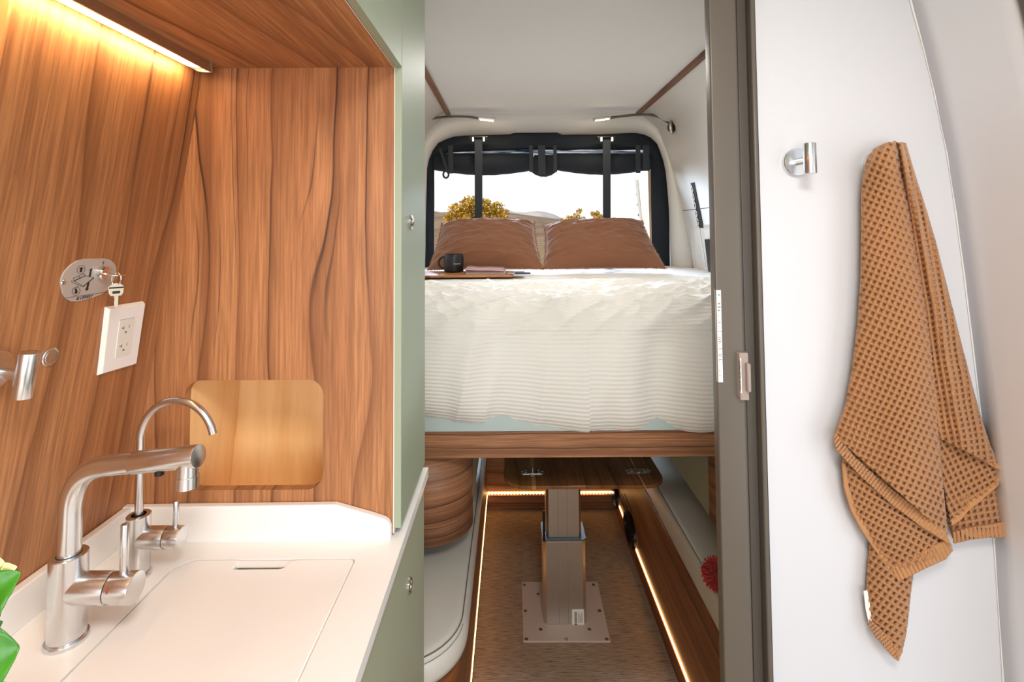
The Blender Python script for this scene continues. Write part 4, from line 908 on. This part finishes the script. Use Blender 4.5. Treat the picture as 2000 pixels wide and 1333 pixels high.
# ------------------------------------------------------------ under the bed: benches, table, floor lights
YE = 2.588
def bench(side):
    left = side == 'left'
    lab = ('cream leather bench along the left under the bed', 'cream leather bench along the right under the bed')[0 if left else 1]
    t = thing('bench', lab, 'bench', (-.4 if left else .8, 1.9, 0), 'benches under the bed')
    if left:
        xo, y0_ = -.125, 1.145; r = .11
        foot = [(-.62, y0_)]+[(xo-r+r*math.sin(q), y0_+r-r*math.cos(q)) for q in [PI/2*k/14 for k in range(15)]]+[(xo, YE-.014), (-.62, YE-.014)]
        part('riser', MB().prism([(x, y, 0) for x, y in foot], (0, 0, .415)), WYZ, t, smooth=40)
        xo2, y1_, r2 = -.106, 1.092, .15
        cl = [(-.6, y1_)]+[(xo2-r2+r2*math.sin(q), y1_+r2-r2*math.cos(q)) for q in [PI/2*k/18 for k in range(19)]]+[(xo2, YE-.014), (-.6, YE-.014)]
        rows = [(.018, .412), (.003, .418), (0, .43), (0, .452), (.006, .466), (.016, .4745), (.03, .478)]
    else:
        foot = [(.505, .96), (.98, .96), (.98, YE-.014), (.505, YE-.014)]
        part('riser', MB().prism([(x, y, 0) for x, y in foot], (0, 0, .376)), WYZ, t, smooth=0)
        part('riser_cap', MB().box(.4995, .98, .96, YE-.014, .3765, .384), WYZ, t, bevel=.001)
        cl = [(.5, .965), (.5, YE-.014), (.96, YE-.014), (.96, .965)]
        rows = [(.008, .3845), (.002, .392), (0, .405), (0, .452), (.004, .463), (.013, .4705), (.03, .474)]
    n = len(cl); mb = MB(); cxy = np.array(cl); nrm = []
    for i in range(n):
        a, b, c_ = Vector(cl[i-1]), Vector(cl[i]), Vector(cl[(i+1) % n]); d = ((b-a).normalized()+(c_-b).normalized())
        d = Vector((d.y, -d.x)).normalized(); nrm.append(d if left else -d)
    ctr = Vector((cxy[:, 0].mean(), cxy[:, 1].mean()))
    vs = []
    for ins, z in rows:
        for i in range(n):
            p = Vector(cl[i])-nrm[i]*ins; vs.append((p.x, p.y, z))
    m = len(rows); fs = [(j*n+i, j*n+(i+1) % n, (j+1)*n+(i+1) % n, (j+1)*n+i) for j in range(m-1) for i in range(n)]+[tuple((m-1)*n+i for i in range(n)), tuple(range(n))]
    part('cushion', MB().add(vs, fs), LEATH, t, smooth=60)
    path = [Vector((*(Vector(cl[i])-nrm[i]*.012), rows[-2][1]-.0006)) for i in (range(0, 20) if left else range(0, 2))]
    if not left: path = [path[0].lerp(path[1], k/20) for k in range(21)]
    path.append(Vector((path[-1].x, YE-.01, path[-1].z)))
    part('seam', MB().tube(path, .0013, 6), SEAM, t)
    if left:
        part('stitch_line', MB().tube([Vector((p.x+.003, p.y-.010, p.z-.006)) for p in path[:19]], .0006, 6), SEAM, t)
    return t
bench('left'); rb2 = bench('right')
rs = thing('rear_step', 'walnut panel across the rear end of the floor', 'panel', (.19, YE, 0))
part('panel', MB().box(-.62, .98, YE+.001, YE+.02, .0, .66), WXZ, rs, smooth=0)
part('ledge', MB().box(-.125, .505, YE-.012, YE+.0005, .0, .062), WXZ, rs, bevel=.002)
sl = thing('light_strip', 'beaded warm LED strip across the rear panel near the floor', 'lamp', (.19, YE-.006, .066))
part('tape', MB().box(-.123, .503, YE-.004, YE, .066, .076), emis('led_tape', (255,190,104), 3.2), sl, smooth=0)
bm_ = MB().sphere((0,0,0), 1, 8); b0 = None
for k in range(40):
    x = -.115+.61*k/39
    if b0 is None:
        b0 = part('led_bead', MB().box(x-.0035, x+.0035, YE-.009, YE-.004, .0665, .0755), LEDD, sl, smooth=0); bx = x
    else:
        o = b0.copy(); COL.objects.link(o); o.parent = sl; o.location.x = x-bx; ROOT[o] = ROOT[sl]
solo('light_strip', MB().box(-.1245, -.1215, 1.26, YE-.013, .0645, .0685), LEDW, (-.122, 1.9, .066), 'continuous warm LED line along the foot of the left bench', 'lamp')
solo('light_strip', MB().box(.5005, .5045, .97, YE-.013, .0650, .0690), LEDW, (.50, 1.9, .066), 'continuous warm LED line along the foot of the right bench', 'lamp')
solo('toe_board', MB().box(.4985, .5045, .97, YE-.013, .0, .062), WYZ, (.50, 1.9, 0), 'low dark wooden toe board under the right LED line', 'board')
def speaker(px, py, ry, rz, label):
    c = PX(px, py, .5035); t = thing('air_outlet', label, 'vent', tuple(c))
    E_ = lambda rr_, h: [(c.x-h, c.y+ry*rr_*math.cos(q), c.z+rz*rr_*math.sin(q)) for q in [2*PI*k/36 for k in range(36)]]
    loops = [E_(1, -.001), E_(1.0, .010), E_(.92, .016), E_(.80, .014), E_(.76, .004), E_(.3, .003), E_(.02, .003)]
    vs = [p for l in loops for p in l]; n = 36
    part('rim', MB().add(vs, [(j*n+i, j*n+(i+1) % n, (j+1)*n+(i+1) % n, (j+1)*n+i) for j in range(len(loops)-1) for i in range(n)]), BLACK, t, smooth=50)
    for k in range(-2, 3):
        zz_ = c.z+k*rz*.26; hy = ry*.76*math.sqrt(max(.05, 1-(k*.26/.76)**2))
        part('louvre', MB().box(c.x-.008, c.x-.004, c.y-hy, c.y+hy, zz_-rz*.05, zz_+rz*.05), BLACK, t, smooth=0)
speaker(1233, 1035, .095, .062, 'large round black air outlet on the right bench front')
speaker(1204, 969, .07, .05, 'smaller round black air outlet at the rear end of the right bench')
lv = thing('louvre_vent', 'three dark slots cut in the right bench front', 'vent', tuple(PX(1217, 985, .504)))
for (xa, ya), (xb, yb) in (((1209,962),(1221,1000)), ((1214,962),(1227,1002)), ((1219,961),(1233,1004))):
    p, q = PX(xa, ya, .5045), PX(xb, yb, .5045); z_ = (p.z+q.z)/2; part('slot', MB().box(.5035, .506, min(p.y, q.y), max(p.y, q.y), z_-.006, z_+.006), INK, lv, smooth=0)

def support(side):
    left = side == 'left'
    lab = 'rounded walnut corner cabinet hanging under the left of the bed' if left else 'rounded walnut corner cabinet hanging under the right of the bed'
    t = thing('corner_cabinet', lab, 'cabinet', (-.35 if left else .8, 1.9, .54), 'cabinets under the bed')
    xe = -.119 if left else .569; s_ = -1 if left else 1; rA, rB = .125, .115
    pts = [(xe+s_*rA+s_*.3, 1.385)]+[(xe+s_*rA-s_*rA*math.sin(q), 1.385+rB-rB*math.cos(q)) for q in [PI/2*k/16 for k in range(17)]]
    inn = [(xe+s_*.014, 1.5), (xe+s_*rA+s_*.3, 1.40)]
    m_ = MB(); n = len(pts); A = np.zeros((2, n, 3))
    for i, (x, y) in enumerate(pts): A[0, i] = (x, y, .541); A[1, i] = (x, y, .7785)
    part('curved_front', MB().grid(A), WXZ, t, solid=.012, smooth=60)
    part('metal_edge', MB().box(min(xe-.0005*s_, xe+.004*s_)-.001, max(xe-.0005*s_, xe+.004*s_)+.001, 1.5, 1.506, .541, .7785), ALU, t, smooth=0)
    part('side_panel', MB().box(min(xe+.002*s_, xe+.016*s_), max(xe+.002*s_, xe+.016*s_), 1.507, YE-.01, .54, .7785), GREEN, t, smooth=0)
    part('base_panel', MB().box(min(xe+.016*s_, xe+.42*s_), max(xe+.016*s_, xe+.42*s_), 1.52, YE-.01, .541, .553), GREEN, t, smooth=0)
support('left'); support('right')

# table on its column
ZT = .63; tb = thing('table', 'dark glossy walnut drop leaf table on a telescopic aluminium column', 'table', (.18, 1.88, 0))
xL, xa, xb, xR, y0_, y1_ = -.026, .0575, .385, .452, 1.518, 2.30
def tpoly(x0, x1, r): return MB().prism([(x, y, ZT-.010) for x, y in rrect(x0, x1, y0_, y1_, r)], (0, 0, .010))
part('leaf', tpoly(xL, xa-.0007, [0,.05,.072,0]), WTABL, tb, bevel=.0012)
part('pale_strip', MB().box(xa, xa+.012, y0_+.001, y1_, ZT-.0115, ZT+.0003), plain('pale_oak_strip', (176,126,72), .3), tb, smooth=0)
part('centre_top', tpoly(xa+.0123, xb-.0026, 0), WTAB, tb, bevel=.0012)
part('leaf', tpoly(xb+.0026, xR, [.05,0,0,.060]), WTAB, tb, bevel=.0012)
def hinge(px, py, xs_):
    c = PZ(px, py, ZT); c.x = xs_
    h = part('hinge', MB().prism([(c.x+x, c.y+y, ZT+.0002) for x, y in rrect(-.041, .041, -.0145, .0145, .0144, 8)], (0, 0, .0016)), CHROME, tb, smooth=0, bevel=.0004, label='polished steel hinge')
    part('hinge_pin', MB().cyl((c.x, c.y-.0145, ZT+.0022), (c.x, c.y+.0145, ZT+.0022), .0028, 10), CHROME, h)
    for dx, dy in ((-.031,0),(.031,0),(-.020,.007),(-.020,-.007),(.020,.007),(.020,-.007)):
        part('screw', MB().lathe((c.x+dx, c.y+dy, ZT+.0019), [(.0036,0),(.0034,.0004),(.0014,.0001),(0,.0001)], 12), GRAPH, h)
hinge(1031, 923, xa+.004); hinge(1238, 921, xb)
cxm, cym = .180, 1.885
def oct_(hw, hd, c): return [(cxm-hw+c, cym-hd), (cxm+hw-c, cym-hd), (cxm+hw, cym-hd+c), (cxm+hw, cym+hd-c), (cxm+hw-c, cym+hd), (cxm-hw+c, cym+hd), (cxm-hw, cym+hd-c), (cxm-hw, cym-hd+c)]
zc_ = P(1104, 1058, cym-.055).z
part('lower_column', MB().prism([(x, y, .006) for x, y in oct_(.074, .055, .010)], (0, 0, zc_-.006)), COLM, tb, smooth=0, bevel=.002)
part('collar', slab_holed([(x, y, zc_) for x, y in oct_(.0765, .0575, .011)], [(x, y, zc_) for x, y in oct_(.0632, .0445, .009)], (0, 0, .007)), GRAPH if False else plain('grey_collar', (96,96,94), .5), tb, smooth=0)
part('upper_column', MB().prism([(x, y, zc_-.05) for x, y in oct_(.0615, .043, .008)], (0, 0, ZT-.010-zc_+.05)), COLM, tb, smooth=0, bevel=.0015)
part('guide_strip', MB().box(cxm-.0752, cxm-.066, cym-.058, cym-.05, zc_, zc_+.105), BLACK, tb, bevel=.002)
for gx_ in (-.020, .012):
    part('groove', MB().box(cxm+gx_-.0006, cxm+gx_+.0006, cym-.0435, cym-.0428, zc_+.008, ZT-.024), plain('groove_shade', (150,146,140), .5, .5), tb, smooth=0)
    part('groove', MB().box(cxm+gx_-.0006, cxm+gx_+.0006, cym-.0555, cym-.0548, .01, zc_-.002), plain('groove_shade_low', (150,146,140), .5, .5), tb, smooth=0)
pl_pts = [(.033,1.760),(.323,1.758),(.3275,2.045),(.034,2.047)]
part('base_plate', MB().prism([(x, y, 0) for x, y in pl_pts], (0, 0, .006)), PLATEM, tb, smooth=0, bevel=.002)
for px, py in ((1028,1249),(1106,1249),(1185,1249),(1056,1230),(1151,1230),(1026,1194),(1171,1194),(1051,1161),(1024,1143),(1159,1143)):
    c = PZ(px, py, .0062); part('screw', MB().lathe((c.x, c.y, .0062), [(.0062,0),(.0056,.0008),(.0024,.0008),(.002,-.0006),(0,-.0006)], 14), plain('bronze_screw', (110,92,76), .4, .8), tb)
sa, sb = P(1117, 1191, cym-.0556), P(1141, 1225, cym-.0556)
lbm = part('sticker', MB().box(sa.x, sb.x, cym-.0558, cym-.0553, sb.z, sa.z), OFFW, tb, 'white barcode sticker', smooth=0)
bc = MB(); sw, sh = sb.x-sa.x, sa.z-sb.z
for k in range(16): bc.box(sa.x+sw*.2, sa.x+sw*.42, cym-.0560, cym-.0558, sb.z+sh*(.12+.045*k), sb.z+sh*(.12+.045*k+(.02 if k % 3 else .032)))
for k in range(5): bc.box(sa.x+sw*(.52+.08*k), sa.x+sw*(.545+.08*k), cym-.0560, cym-.0558, sb.z+sh*(.2+.05*(k % 2)), sb.z+sh*(.85-.1*(k % 3)))
part('barcode', bc, INK, tb, smooth=0)

# coral pompom on the right bench
pc = PX(1403, 1158, .516); pm = thing('pompom', 'coral red yarn pompom on the right bench beside the jamb', 'pompom', tuple(pc))
R_ = .037; pc.z = max(pc.z, .472+R_*.85); 
part('core', MB().sphere(pc, R_*.62, 14), POM, pm, smooth=60)
fr = MB()
for _ in range(900):
    d = Vector(rng.normal(size=3)).normalized(); p = pc+d*R_*.5; q = pc+(d+Vector(rng.normal(size=3))*.3).normalized()*R_*rng.uniform(.7, 1.15)
    s_ = d.orthogonal().normalized()*.0019; s2_ = d.cross(s_).normalized()*.0019
    fr.add([p-s_, p+s_, q+s_, q-s_, p-s2_, p+s2_, q+s2_, q-s2_], [(0,1,2,3), (4,5,6,7)])
part('yarn', fr, POM, pm, stuff=True, smooth=0, fixn=False)
